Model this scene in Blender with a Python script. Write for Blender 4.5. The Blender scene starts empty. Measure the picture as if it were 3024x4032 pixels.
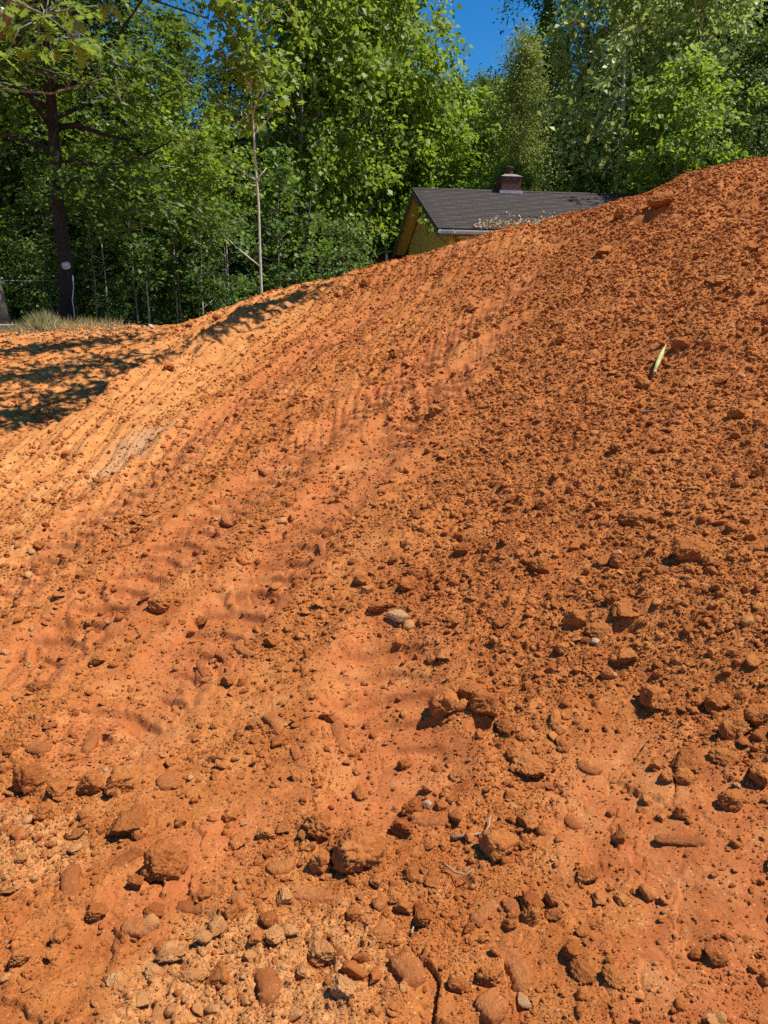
import bpy, bmesh, math, random
import numpy as np
from mathutils import Vector, Matrix

R = math.radians
SC = bpy.context.scene
COL = SC.collection

# ------------------------------------------------------------------ camera
PITCH = R(13.5); CAM_Z = 1.6; FPX = 3028.0           # focal length in photo pixels (3024 x 4032)
cam_d = bpy.data.cameras.new('camera'); cam = bpy.data.objects.new('camera', cam_d); COL.objects.link(cam)
cam.location = (0, 0, CAM_Z); cam.rotation_euler = (R(90) - PITCH, 0, 0)
cam_d.sensor_fit = 'VERTICAL'; cam_d.sensor_height = 36.0; cam_d.lens = 36.0 * FPX / 4032.0
cam_d.clip_start = 0.05; cam_d.clip_end = 3000
SC.camera = cam

# ------------------------------------------------------------------ sky, sun, exposure
SUN_EL, SUN_AZ = 62.0, 97.0                           # azimuth measured from +Y (view direction) towards +X (right)
world = bpy.data.worlds.new('World'); SC.world = world; world.use_nodes = True
wn = world.node_tree.nodes; wl = world.node_tree.links; wn.clear()
sky = wn.new('ShaderNodeTexSky'); sky.sky_type = 'NISHITA'; sky.sun_disc = False
sky.sun_elevation = R(SUN_EL); sky.sun_rotation = R(SUN_AZ)
sky.air_density = 1.0; sky.dust_density = 0.0; sky.ozone_density = 6.0; sky.altitude = 200
bg = wn.new('ShaderNodeBackground'); bg.inputs[1].default_value = 0.098
wo = wn.new('ShaderNodeOutputWorld'); hs = wn.new('ShaderNodeHueSaturation'); hs.inputs['Saturation'].default_value = 1.32; wl.new(sky.outputs[0], hs.inputs['Color']); wl.new(hs.outputs[0], bg.inputs[0]); wl.new(bg.outputs[0], wo.inputs[0])
sun_d = bpy.data.lights.new('sun', 'SUN'); sun = bpy.data.objects.new('sun', sun_d); COL.objects.link(sun)
sun_d.energy = 4.9; sun_d.angle = R(0.53); sun_d.color = (1.0, 0.95, 0.87)
SDIR = Vector((math.sin(R(SUN_AZ)) * math.cos(R(SUN_EL)), math.cos(R(SUN_AZ)) * math.cos(R(SUN_EL)), math.sin(R(SUN_EL))))
sun.rotation_euler = SDIR.to_track_quat('Z', 'Y').to_euler(); sun.location = SDIR * 60
SC.view_settings.view_transform = 'Standard'; SC.view_settings.look = 'None'
SC.view_settings.gamma = 1.0; SC.view_settings.use_curve_mapping = False; SC.view_settings.exposure = 0.50
SC.render.engine = 'CYCLES'
SC.cycles.max_bounces = 5; SC.cycles.diffuse_bounces = 3; SC.cycles.glossy_bounces = 1
SC.cycles.use_adaptive_sampling = True; SC.cycles.adaptive_threshold = 0.02
SC.cycles.transmission_bounces = 5; SC.cycles.use_denoising = False
SC.cycles.sample_clamp_indirect = 6.0

# ------------------------------------------------------------------ helpers
cp, sp = math.cos(PITCH), math.sin(PITCH)
def ray(u, v):
    a = (u - 1512.0) / FPX; b = (2016.0 - v) / FPX
    return np.array([a, cp + b * sp, -sp + b * cp])
def P(u, v, y):                                       # world point seen at photo pixel (u, v), at ground distance y
    d = ray(u, v); t = y / d[1]
    return np.array([d[0] * t, y, CAM_Z + d[2] * t])

def XU(u, y): return (u - 1512.0) / FPX * y / 1.03     # pixel column near eye level -> x at distance y

def sstep(a, b, x):
    t = np.clip((x - a) / (b - a), 0, 1); return t * t * (3 - 2 * t)

_U = np.uint32
def hraw(ix, iy, seed):
    with np.errstate(over='ignore'):
        h = ix.view(_U) * _U(374761393) + iy.view(_U) * _U(668265263) + _U((seed * 1274126177) & 0xFFFFFFFF)
        h = (h ^ (h >> _U(13))) * _U(1274126177)
        h = (h ^ (h >> _U(16))) * _U(2246822519)
        return h ^ (h >> _U(15))
_ga = np.arange(256) * (2 * math.pi / 256); GX = np.cos(_ga).astype(np.float32); GY = np.sin(_ga).astype(np.float32)
def gnoise(x, y, seed):                               # gradient noise, about -0.7..0.7
    x = np.asarray(x, np.float32); y = np.asarray(y, np.float32)
    ix = np.floor(x).astype(np.int32); iy = np.floor(y).astype(np.int32); fx = x - ix; fy = y - iy; fx = fx.astype(np.float32); fy = fy.astype(np.float32)
    ux = fx * fx * (3 - 2 * fx); uy = fy * fy * (3 - 2 * fy); jx = ix + np.int32(1); jy = iy + np.int32(1)
    def g(px, py, dx, dy):
        k = (hraw(px, py, seed) & _U(255)).astype(np.int64); return GX[k] * dx + GY[k] * dy
    a = g(ix, iy, fx, fy); b = g(jx, iy, fx - 1, fy); c = g(ix, jy, fx, fy - 1); d = g(jx, jy, fx - 1, fy - 1)
    a = a + (b - a) * ux; c = c + (d - c) * ux
    return a + (c - a) * uy

def fbm(x, y, seed, octv=3):
    s = 0; am = 1.0; f = 1.0
    for k in range(octv):
        s = s + am * gnoise(x * f, y * f, seed + k * 17); am *= 0.5; f *= 2.03
    return s

def clods(x, y, cell, dens, seed, rmin, rmax, flat=0.7, power=0.5, mask=None):
    """lumps: the union of many rounded, uneven humps, one per cell at most"""
    if mask is not None:
        out = np.zeros(x.shape, np.float32)
        if mask.any(): out[mask] = clods(x[mask], y[mask], cell, dens, seed, rmin, rmax, flat, power)
        return out
    x = np.asarray(x, np.float32); y = np.asarray(y, np.float32)
    wx = x + cell * 0.30 * gnoise(x / cell * 2.3, y / cell * 2.3, seed + 5)
    wy = y + cell * 0.30 * gnoise(x / cell * 2.3, y / cell * 2.3, seed + 9)
    ix = np.floor(wx / cell).astype(np.int32); iy = np.floor(wy / cell).astype(np.int32)
    out = np.zeros(x.shape, np.float32); f = np.float32(1 / 255.0)
    for dx in (-1, 0, 1):
        for dy in (-1, 0, 1):
            jx = ix + np.int32(dx); jy = iy + np.int32(dy); h = hraw(jx, jy, seed)
            h1 = (h & _U(255)).astype(np.float32) * f; h2 = ((h >> _U(8)) & _U(255)).astype(np.float32) * f; h3 = ((h >> _U(16)) & _U(255)).astype(np.float32) * f; h4 = (h >> _U(24)).astype(np.float32) * f
            r = cell * (rmin + (rmax - rmin) * h3 * h3) * (h4 < dens)
            ex = wx - (jx + 0.1 + 0.8 * h1) * cell; ey = wy - (jy + 0.1 + 0.8 * h2) * cell
            k = (((h4 * 997).astype(np.int64)) & 255); ca = GX[k]; sa = GY[k]
            px = ex * ca + ey * sa; py = (-ex * sa + ey * ca) * (1.0 + 0.7 * h1); ri = 1 / np.maximum(r, 1e-5)
            q = np.maximum(1.0 - (px * px + py * py) * ri * ri, 0)
            out = np.maximum(out, r * flat * q ** power * np.clip(1.0 + (px * ri) * (h2 - 0.5), 0.2, 1.8))
    return out

def plates(x, y, cell, seed, dens):
    """broken crust: flat, tilted pieces with sharp edges"""
    x = np.asarray(x, np.float32); y = np.asarray(y, np.float32)
    wx = x + cell * 0.35 * gnoise(x / cell * 1.7, y / cell * 1.7, seed + 5) + cell * 0.10 * gnoise(x / cell * 6, y / cell * 6, seed + 6); wy = y + cell * 0.35 * gnoise(x / cell * 1.7, y / cell * 1.7, seed + 9) + cell * 0.10 * gnoise(x / cell * 6, y / cell * 6, seed + 7)
    ix = np.floor(wx / cell).astype(np.int32); iy = np.floor(wy / cell).astype(np.int32); best = np.full(x.shape, 1e9, np.float32); sec = best.copy(); H = np.zeros(x.shape, np.float32); f = np.float32(1 / 255.0)
    for dx in (-1, 0, 1):
        for dy in (-1, 0, 1):
            jx = ix + np.int32(dx); jy = iy + np.int32(dy); h = hraw(jx, jy, seed)
            h1 = (h & _U(255)).astype(np.float32) * f; h2 = ((h >> _U(8)) & _U(255)).astype(np.float32) * f; h3 = ((h >> _U(16)) & _U(255)).astype(np.float32) * f; h4 = (h >> _U(24)).astype(np.float32) * f
            ex = wx / cell - jx - h1; ey = wy / cell - jy - h2; d = ex * ex + ey * ey; k = d < best
            sec = np.where(k, best, np.minimum(sec, d)); H = np.where(k, (h4 < dens) * (0.35 + 0.65 * h3 + 0.9 * (ex * (h1 - 0.5) + ey * (h2 - 0.5))), H); best = np.where(k, d, best)
    edge = np.sqrt(sec) - np.sqrt(best)
    return H * sstep(0.02, 0.07, edge), 1 - sstep(0.0, 0.05, edge)

def new_mesh(name, V, F):
    """V (n,3) array, F (m,k) array: fast mesh"""
    V = np.asarray(V, dtype=np.float32); F = np.asarray(F, dtype=np.int32)
    me = bpy.data.meshes.new(name); n, k = len(F), F.shape[1]
    me.vertices.add(len(V)); me.vertices.foreach_set('co', V.ravel())
    me.loops.add(n * k); me.loops.foreach_set('vertex_index', F.ravel())
    me.polygons.add(n); me.polygons.foreach_set('loop_start', np.arange(0, n * k, k, dtype=np.int32))
    me.update(calc_edges=True)
    return me
def smooth(me, on=True):
    me.polygons.foreach_set('use_smooth', np.full(len(me.polygons), on)); return me
def tag(o, label=None, cat=None, group=None, kind=None):
    if label: o['label'] = label
    if cat: o['category'] = cat
    if group: o['group'] = group
    if kind: o['kind'] = kind
    return o
def obj(name, me, mat=None, parent=None, loc=None):
    o = bpy.data.objects.new(name, me); COL.objects.link(o)
    if mat is not None and me is not None and not len(me.materials): me.materials.append(mat)
    if parent is not None: o.parent = parent
    if loc is not None: o.location = [float(c) for c in loc]
    return o
def empty(name, loc, rz=0.0):
    o = bpy.data.objects.new(name, None); COL.objects.link(o); o.empty_display_size = 0.2
    o.location = [float(c) for c in loc]; o.rotation_euler = (0, 0, rz); return o

class MB:                                             # boxes / tubes / sheets collected into one mesh
    def __init__(s): s.v = []; s.f = []
    def add(s, V, F):
        n = len(s.v); s.v += [tuple(float(c) for c in p) for p in V]; s.f += [tuple(int(i) + n for i in f) for f in F]
    def box(s, x0, x1, y0, y1, z0, z1):
        s.add([(x0,y0,z0),(x1,y0,z0),(x1,y1,z0),(x0,y1,z0),(x0,y0,z1),(x1,y0,z1),(x1,y1,z1),(x0,y1,z1)],
              [(0,3,2,1),(4,5,6,7),(0,1,5,4),(1,2,6,5),(2,3,7,6),(3,0,4,7)])
    def hexa(s, pts):                                 # 8 points: bottom ring then top ring
        s.add(pts, [(0,3,2,1),(4,5,6,7),(0,1,5,4),(1,2,6,5),(2,3,7,6),(3,0,4,7)])
    def tube(s, pts, rad, n=6, cap=True):
        pts = [np.array(p, float) for p in pts]; V = []; F = []
        for i, p in enumerate(pts):
            d = pts[min(i + 1, len(pts) - 1)] - pts[max(i - 1, 0)]; d = d / (np.linalg.norm(d) + 1e-9)
            a = np.cross(d, [0.31, 0.92, 0.23] if abs(d[1]) < 0.9 else [1, 0, 0]); a /= np.linalg.norm(a); b = np.cross(d, a)
            r = rad[i] if hasattr(rad, '__len__') else rad
            for k in range(n):
                t = 2 * math.pi * k / n; V.append(p + r * (math.cos(t) * a + math.sin(t) * b))
        for i in range(len(pts) - 1):
            for k in range(n):
                k2 = (k + 1) % n; F.append((i*n+k, i*n+k2, (i+1)*n+k2, (i+1)*n+k))
        if cap:
            F.append(tuple(range(n - 1, -1, -1))); F.append(tuple((len(pts)-1)*n + k for k in range(n)))
        s.add(V, F)
    def mesh(s, name, sm=False):
        me = bpy.data.meshes.new(name); me.from_pydata(s.v, [], s.f); me.update()
        if sm: smooth(me)
        return me

# ------------------------------------------------------------------ materials
def mat_new(name):
    m = bpy.data.materials.new(name); m.use_nodes = True; nt = m.node_tree; nt.nodes.clear()
    o = nt.nodes.new('ShaderNodeOutputMaterial'); b = nt.nodes.new('ShaderNodeBsdfPrincipled')
    nt.links.new(b.outputs[0], o.inputs[0]); return m, nt, b, o
def nd(nt, t, **kw):
    n = nt.nodes.new(t)
    for k, v in kw.items(): setattr(n, k, v)
    return n
def noise(nt, scale, detail=4, rough=0.6, vec=None, dist=0.0):
    n = nd(nt, 'ShaderNodeTexNoise'); n.inputs['Scale'].default_value = scale; n.inputs['Detail'].default_value = detail
    n.inputs['Roughness'].default_value = rough; n.inputs['Distortion'].default_value = dist
    if vec is not None: nt.links.new(vec, n.inputs['Vector'])
    return n
def ramp(nt, src, stops):
    r = nd(nt, 'ShaderNodeValToRGB'); e = r.color_ramp.elements
    while len(e) < len(stops): e.new(0.5)
    for i, (p, c) in enumerate(stops):
        e[i].position = p; e[i].color = (*c, 1) if len(c) == 3 else c
    nt.links.new(src, r.inputs[0]); return r
def mixc(nt, fac, a, b, mode='MIX'):
    m = nd(nt, 'ShaderNodeMix', data_type='RGBA', blend_type=mode)
    for s, i in ((fac, 0), (a, 6), (b, 7)):
        if isinstance(s, (int, float)): m.inputs[i].default_value = s
        elif isinstance(s, tuple): m.inputs[i].default_value = (*s, 1)
        else: nt.links.new(s, m.inputs[i])
    return m.outputs[2]
def mth(nt, op, a, b=None, clamp=False):
    m = nd(nt, 'ShaderNodeMath', operation=op); m.use_clamp = clamp
    for i, s in enumerate((a, b)):
        if s is None: continue
        if isinstance(s, (int, float)): m.inputs[i].default_value = s
        else: nt.links.new(s, m.inputs[i])
    return m.outputs[0]

def dirt_material(name, terrain, tint=(1, 1, 1), pale=0.0):
    m, nt, b, o = mat_new(name); L = nt.links
    geo = nd(nt, 'ShaderNodeNewGeometry'); pos = geo.outputs['Position']
    big = noise(nt, 1.1, 5, 0.6, pos, 0.6); mid = noise(nt, 9.0, 5, 0.65, pos, 0.3); fine = noise(nt, 90.0, 4, 0.7, pos)
    c = ramp(nt, big.outputs[0], [(0.28, (0.335, 0.088, 0.018)), (0.5, (0.415, 0.134, 0.033)), (0.72, (0.48, 0.180, 0.046))]).outputs[0]
    c2 = ramp(nt, mid.outputs[0], [(0.28, (0.31, 0.073, 0.014)), (0.5, (0.43, 0.140, 0.034)), (0.74, (0.54, 0.215, 0.056))]).outputs[0]
    c = mixc(nt, 0.55, c, c2)
    if terrain:
        at = {}
        for k in ('compact', 'tan', 'pale', 'litter', 'grey'):
            a = nd(nt, 'ShaderNodeAttribute'); a.attribute_name = k; at[k] = a.outputs['Fac']
        smo = ramp(nt, mid.outputs[0], [(0.3, (0.36, 0.096, 0.027)), (0.52, (0.415, 0.124, 0.040)), (0.75, (0.47, 0.172, 0.062))]).outputs[0]
        c = mixc(nt, mth(nt, 'MULTIPLY', at['compact'], 0.65), c, smo)
        tan = ramp(nt, mid.outputs[0], [(0.3, (0.44, 0.158, 0.042)), (0.55, (0.53, 0.23, 0.070)), (0.75, (0.62, 0.32, 0.12))]).outputs[0]
        c = mixc(nt, mth(nt, 'MULTIPLY', at['tan'], 0.85), c, tan)
        pl = ramp(nt, fine.outputs[0], [(0.35, (0.46, 0.175, 0.050)), (0.6, (0.56, 0.27, 0.095)), (0.75, (0.66, 0.40, 0.19))]).outputs[0]
        c = mixc(nt, mth(nt, 'MULTIPLY', at['pale'], 0.8), c, pl)
        gr = ramp(nt, fine.outputs[0], [(0.35, (0.32, 0.17, 0.08)), (0.7, (0.50, 0.33, 0.20))]).outputs[0]
        c = mixc(nt, at['grey'], c, gr)
        lit = ramp(nt, noise(nt, 30, 4, 0.7, pos).outputs[0], [(0.3, (0.035, 0.022, 0.012)), (0.6, (0.12, 0.075, 0.035)), (0.8, (0.25, 0.17, 0.08))]).outputs[0]
        c = mixc(nt, at['litter'], c, lit)
    else:
        oi = nd(nt, 'ShaderNodeObjectInfo')
        v = ramp(nt, oi.outputs['Random'], [(0.0, (0.80, 0.74, 0.70)), (0.5, (1.0, 1.0, 1.0)), (1.0, (1.14, 1.2, 1.3))]).outputs[0]
        c = mixc(nt, 1.0, c, v, 'MULTIPLY')
        if pale:
            pl = ramp(nt, mid.outputs[0], [(0.3, (0.44, 0.170, 0.050)), (0.55, (0.54, 0.26, 0.095)), (0.75, (0.64, 0.39, 0.19))]).outputs[0]
            c = mixc(nt, pale, c, pl)
        if tint != (1, 1, 1): c = mixc(nt, 1.0, c, tint, 'MULTIPLY')
    # tiny pale grains in the clay
    vo = nd(nt, 'ShaderNodeTexVoronoi'); vo.inputs['Scale'].default_value = 150.0; L.new(pos, vo.inputs['Vector'])
    gsel = mth(nt, 'GREATER_THAN', nd_sep(nt, vo.outputs['Color']), 0.93); gd = mth(nt, 'LESS_THAN', vo.outputs['Distance'], 0.42)
    c = mixc(nt, mth(nt, 'MULTIPLY', mth(nt, 'MULTIPLY', gsel, gd), mth(nt, 'MULTIPLY', mid.outputs[0], 0.75)), c, (0.66, 0.42, 0.20))
    f2 = ramp(nt, fine.outputs[0], [(0.3, (0.86, 0.84, 0.82)), (0.7, (1.1, 1.12, 1.14))]).outputs[0]
    c = mixc(nt, 1.0, c, f2, 'MULTIPLY')
    L.new(c, b.inputs['Base Color']); b.inputs['Roughness'].default_value = 0.95; b.inputs['Specular IOR Level'].default_value = 0.15
    n3 = noise(nt, 45.0, 6, 0.72, pos); n4 = noise(nt, 210.0, 3, 0.7, pos)
    hgt = mth(nt, 'ADD', mth(nt, 'MULTIPLY', n3.outputs[0], 0.010 if terrain else 0.016), mth(nt, 'MULTIPLY', n4.outputs[0], 0.0024 if terrain else 0.0034))
    if terrain:
        hgt = mth(nt, 'MULTIPLY', hgt, mth(nt, 'SUBTRACT', 1.0, mth(nt, 'MULTIPLY', at['compact'], 0.45)))
    bp = nd(nt, 'ShaderNodeBump'); bp.inputs['Strength'].default_value = 0.9; bp.inputs['Distance'].default_value = 1.0
    L.new(hgt, bp.inputs['Height']); L.new(bp.outputs[0], b.inputs['Normal'])
    return m
def nd_sep(nt, col):
    s = nd(nt, 'ShaderNodeSeparateColor'); nt.links.new(col, s.inputs[0]); return s.outputs[0]

def leaf_material(name, dark, lit, trans, tfac=0.4, rough=0.42, spec=0.5):
    m, nt, b, o = mat_new(name); L = nt.links
    g = nd(nt, 'ShaderNodeNewGeometry')
    c = ramp(nt, g.outputs['Random Per Island'], [(0.0, dark), (0.75, lit), (1.0, tuple(min(1, k * 1.35) for k in lit))]).outputs[0]
    L.new(c, b.inputs['Base Color']); b.inputs['Roughness'].default_value = rough; b.inputs['Specular IOR Level'].default_value = spec
    t = nd(nt, 'ShaderNodeBsdfTranslucent')
    tc = mixc(nt, 0.5, trans, c); L.new(tc, t.inputs['Color'])
    mx = nd(nt, 'ShaderNodeMixShader'); mx.inputs[0].default_value = tfac
    L.new(b.outputs[0], mx.inputs[1]); L.new(t.outputs[0], mx.inputs[2]); L.new(mx.outputs[0], o.inputs[0])
    return m
def bark_material(name, a, c, scale=14.0, stretch=0.18):
    m, nt, b, o = mat_new(name); L = nt.links
    tc = nd(nt, 'ShaderNodeTexCoord'); mp = nd(nt, 'ShaderNodeMapping'); mp.inputs['Scale'].default_value = (1, 1, stretch)
    L.new(tc.outputs['Object'], mp.inputs[0]); n = noise(nt, scale, 6, 0.7, mp.outputs[0], 0.4)
    L.new(ramp(nt, n.outputs[0], [(0.3, a), (0.7, c)]).outputs[0], b.inputs['Base Color']); b.inputs['Roughness'].default_value = 0.9
    bp = nd(nt, 'ShaderNodeBump'); bp.inputs['Strength'].default_value = 0.8; bp.inputs['Distance'].default_value = 0.03
    L.new(n.outputs[0], bp.inputs['Height']); L.new(bp.outputs[0], b.inputs['Normal']); return m
def plain_material(name, a, c, scale=6.0, rough=0.7, metal=0.0, bump=0.004, stretch=(1, 1, 1), spec=0.4):
    m, nt, b, o = mat_new(name); L = nt.links
    tc = nd(nt, 'ShaderNodeTexCoord'); mp = nd(nt, 'ShaderNodeMapping'); mp.inputs['Scale'].default_value = stretch
    L.new(tc.outputs['Object'], mp.inputs[0]); n = noise(nt, scale, 6, 0.65, mp.outputs[0], 0.2)
    L.new(ramp(nt, n.outputs[0], [(0.32, a), (0.68, c)]).outputs[0], b.inputs['Base Color'])
    b.inputs['Roughness'].default_value = rough; b.inputs['Metallic'].default_value = metal; b.inputs['Specular IOR Level'].default_value = spec
    bp = nd(nt, 'ShaderNodeBump'); bp.inputs['Strength'].default_value = 0.6; bp.inputs['Distance'].default_value = bump
    L.new(n.outputs[0], bp.inputs['Height']); L.new(bp.outputs[0], b.inputs['Normal']); return m

M = {}
M['dirt'] = dirt_material('red_clay', True)
M['clod'] = dirt_material('red_clay_clod', False)
M['crumb'] = dirt_material('red_clay_crumb', False)
M['pale_clod'] = dirt_material('pale_clay_clod', False, pale=0.75)
M['stone'] = plain_material('pale_stone', (0.33, 0.155, 0.055), (0.48, 0.28, 0.125), 9, 0.85, bump=0.01)
M['whitestone'] = plain_material('white_stone', (0.36, 0.21, 0.11), (0.48, 0.34, 0.21), 12, 0.8, bump=0.01)
M['poplar'] = leaf_material('poplar_leaf', (0.095, 0.17, 0.014), (0.21, 0.30, 0.030), (0.50, 0.62, 0.05), 0.46, 0.5, 0.4)
M['poplar_pale'] = leaf_material('pale_poplar_leaf', (0.15, 0.23, 0.040), (0.33, 0.42, 0.12), (0.52, 0.62, 0.11), 0.43, 0.45, 0.5)
M['oak'] = leaf_material('oak_leaf', (0.035, 0.080, 0.009), (0.105, 0.18, 0.020), (0.36, 0.48, 0.04), 0.42, 0.5, 0.4)
M['olive'] = leaf_material('locust_leaf', (0.16, 0.20, 0.030), (0.29, 0.33, 0.075), (0.48, 0.54, 0.10), 0.45, 0.55, 0.3)
M['dark'] = leaf_material('shaded_wood_leaf', (0.026, 0.058, 0.009), (0.085, 0.145, 0.020), (0.24, 0.35, 0.035), 0.38, 0.5, 0.35)  # leaf colour lowered to stand in for the shade inside the wood
M['maple'] = leaf_material('maple_leaf', (0.10, 0.18, 0.014), (0.20, 0.31, 0.030), (0.50, 0.64, 0.05), 0.46, 0.5, 0.4)
M['shrub'] = leaf_material('shrub_leaf', (0.050, 0.110, 0.015), (0.12, 0.21, 0.035), (0.28, 0.44, 0.05), 0.40, 0.5, 0.4)  # shrub green, darkened a little in place of shade from the canopy
M['bigleaf'] = leaf_material('near_oak_leaf', (0.10, 0.19, 0.025), (0.18, 0.28, 0.040), (0.42, 0.54, 0.06), 0.42, 0.35, 0.6)
M['vine'] = leaf_material('vine_leaf', (0.14, 0.22, 0.02), (0.25, 0.34, 0.035), (0.50, 0.60, 0.05), 0.45, 0.42, 0.5)
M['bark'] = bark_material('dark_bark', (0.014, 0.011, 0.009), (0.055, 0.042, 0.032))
M['barkgrey'] = bark_material('grey_bark', (0.10, 0.085, 0.065), (0.30, 0.27, 0.21), 20)
M['barkpale'] = bark_material('pale_bark', (0.46, 0.40, 0.30), (0.74, 0.67, 0.54), 22, 0.4)
M['grass'] = leaf_material('dry_grass_blade', (0.20, 0.19, 0.07), (0.40, 0.36, 0.17), (0.40, 0.38, 0.15), 0.3, 0.6, 0.3)
M['shingle'] = plain_material('asphalt_shingle', (0.028, 0.023, 0.020), (0.080, 0.066, 0.058), 2.2, 0.9, bump=0.002, spec=0.2)
M['yellow'] = plain_material('yellow_paint', (0.72, 0.55, 0.16), (0.80, 0.65, 0.23), 2.5, 0.7, bump=0.002, stretch=(1, 1, 0.3))
M['trim'] = plain_material('dark_trim_paint', (0.10, 0.11, 0.09), (0.18, 0.18, 0.15), 8, 0.7)
M['gutter'] = plain_material('cream_gutter_paint', (0.58, 0.52, 0.40), (0.78, 0.74, 0.64), 7, 0.5)
M['bluegrey'] = plain_material('bluegrey_metal', (0.35, 0.42, 0.44), (0.55, 0.62, 0.64), 7, 0.4)
M['white'] = plain_material('white_paint', (0.62, 0.60, 0.56), (0.80, 0.79, 0.76), 7, 0.5)
M['brick'] = plain_material('red_brick', (0.060, 0.028, 0.022), (0.145, 0.062, 0.045), 9, 0.9, bump=0.004)
M['mortar'] = plain_material('mortar', (0.20, 0.17, 0.14), (0.32, 0.28, 0.23), 12, 0.95)
M['flue'] = plain_material('rusty_flue', (0.030, 0.022, 0.018), (0.085, 0.055, 0.04), 12, 0.7)
M['tin'] = plain_material('grey_tin', (0.30, 0.31, 0.32), (0.55, 0.56, 0.57), 5, 0.45, metal=0.5)
M['redwood'] = plain_material('dark_red_boards', (0.06, 0.018, 0.012), (0.13, 0.04, 0.028), 9, 0.85, stretch=(1, 1, 0.15))
M['plank'] = plain_material('weathered_plank', (0.28, 0.26, 0.23), (0.50, 0.48, 0.44), 12, 0.85, stretch=(0.2, 1, 1))
M['stick'] = plain_material('bleached_stick', (0.20, 0.125, 0.065), (0.40, 0.28, 0.17), 20, 0.8, stretch=(1, 1, 1))
M['husk'] = plain_material('yellow_green_husk', (0.30, 0.26, 0.08), (0.52, 0.48, 0.18), 18, 0.6)
M['dryleaf'] = leaf_material('dry_leaf', (0.16, 0.09, 0.045), (0.46, 0.33, 0.20), (0.40, 0.24, 0.10), 0.15, 0.7, 0.3)

# ------------------------------------------------------------------ terrain: base surface
CTRL = []
def cpt(u, v, y): CTRL.append(tuple(P(u, v, y)))
for u, col in ((-500, [(4032, 1.52), (3400, 2.07), (2800, 3.0), (2200, 4.75), (1700, 7.5), (1400, 10.8)]),
               (0, [(4032, 1.52), (3400, 2.05), (2800, 2.95), (2200, 4.6), (1700, 7.3), (1400, 10.6), (1305, 13.6)]),
               (400, [(1283, 13.8)]),
               (750, [(4032, 1.5), (3400, 2.0), (2800, 2.85), (2200, 4.2), (1700, 6.7), (1400, 10.0), (1272, 13.0)]),
               (1030, [(1163, 13.0)]),
               (1512, [(4032, 1.48), (3400, 1.95), (2800, 2.7), (2200, 3.8), (1700, 5.8), (1400, 7.9), (1160, 10.4), (1040, 11.8)]),
               (1900, [(930, 11.0)]),
               (2270, [(4032, 1.43), (3400, 1.85), (2800, 2.5), (2200, 3.35), (1700, 4.75), (1400, 6.0), (1100, 7.7), (940, 9.0), (840, 10.1)]),
               (2520, [(764, 9.7)]), (2750, [(686, 9.2)]),
               (3024, [(4032, 1.38), (3400, 1.72), (2800, 2.25), (2200, 2.95), (1700, 4.0), (1400, 4.85), (1100, 6.0), (900, 7.0), (700, 8.1), (624, 8.7)]),
               (3600, [(4032, 1.30), (2800, 2.1), (1700, 3.6), (1100, 5.3), (700, 7.3), (480, 8.4)])):
    for v, y in col: cpt(u, v, y)
# behind the crest the ground falls away
for u, v, y in ((-300, 1310, 14), (0, 1305, 13.6), (400, 1283, 13.8)):
    p = P(u, v, y)
    CTRL.append((p[0] * 1.15, p[1] + 3, p[2] + 0.03)); CTRL.append((p[0] * 1.4, p[1] + 8, p[2] - 0.1))
for u, v, y, dz in ((750, 1272, 13, 0.22), (1030, 1163, 13.0, 0.45), (1512, 1040, 11.8, 0.55), (1900, 930, 11, 0.6), (2270, 840, 10.1, 0.6), (2750, 686, 9.2, 0.7), (3024, 624, 8.7, 0.7), (3600, 480, 8.4, 0.8)):
    p = P(u, v, y); d = p[:2] / np.linalg.norm(p[:2])
    q = p[:2] + d * 2.0; CTRL.append((q[0], q[1], p[2] - dz))
    q = p[:2] + d * 6.0; CTRL.append((q[0], q[1], max(1.0, p[2] - 2.4)))
for x, y, z in ((-6, -4, -0.05), (0, -4, 0), (6, -4, 0.1), (-8, 2, 0.1), (8, 1, 1.0), (9, 5, 3.2), (0, 0, 0.02), (-1.5, 0.3, 0), (1.5, 0.3, 0.08), (12, 8, 3.6), (-12, 8, 0.9), (-14, 14, 1.5), (0, 22, 1.0), (8, 22, 1.0), (16, 16, 1.4)):
    CTRL.append((x, y, z))
CTRL = np.array(CTRL)
def tps_k(r2): return 0.5 * r2 * np.log(np.maximum(r2, 1e-12))
_n = len(CTRL); _d2 = ((CTRL[:, None, :2] - CTRL[None, :, :2]) ** 2).sum(-1)
_A = np.zeros((_n + 3, _n + 3)); _A[:_n, :_n] = tps_k(_d2) + np.eye(_n) * 0.02
_A[:_n, _n] = 1; _A[:_n, _n + 1:] = CTRL[:, :2]; _A[_n:, :_n] = _A[:_n, _n:].T
_W = np.linalg.solve(_A, np.concatenate([CTRL[:, 2], np.zeros(3)]))
def base_h(x, y):
    x = np.asarray(x, float); y = np.asarray(y, float)
    z = _W[_n] + _W[_n + 1] * x + _W[_n + 2] * y
    for i in range(_n):
        z = z + _W[i] * tps_k((x - CTRL[i, 0]) ** 2 + (y - CTRL[i, 1]) ** 2)
    r = np.hypot(x, y); w = sstep(15, 21, r)
    far = 1.0 + 0.55 * sstep(0, -8, x) ; far = far * sstep(-6, 10, y)
    return z * (1 - w) + far * w
HC = {}
def hit(u, v, f=None):
    if (u, v) not in HC: HC[(u, v)] = hit_(u, v)
    return HC[(u, v)]
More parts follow.
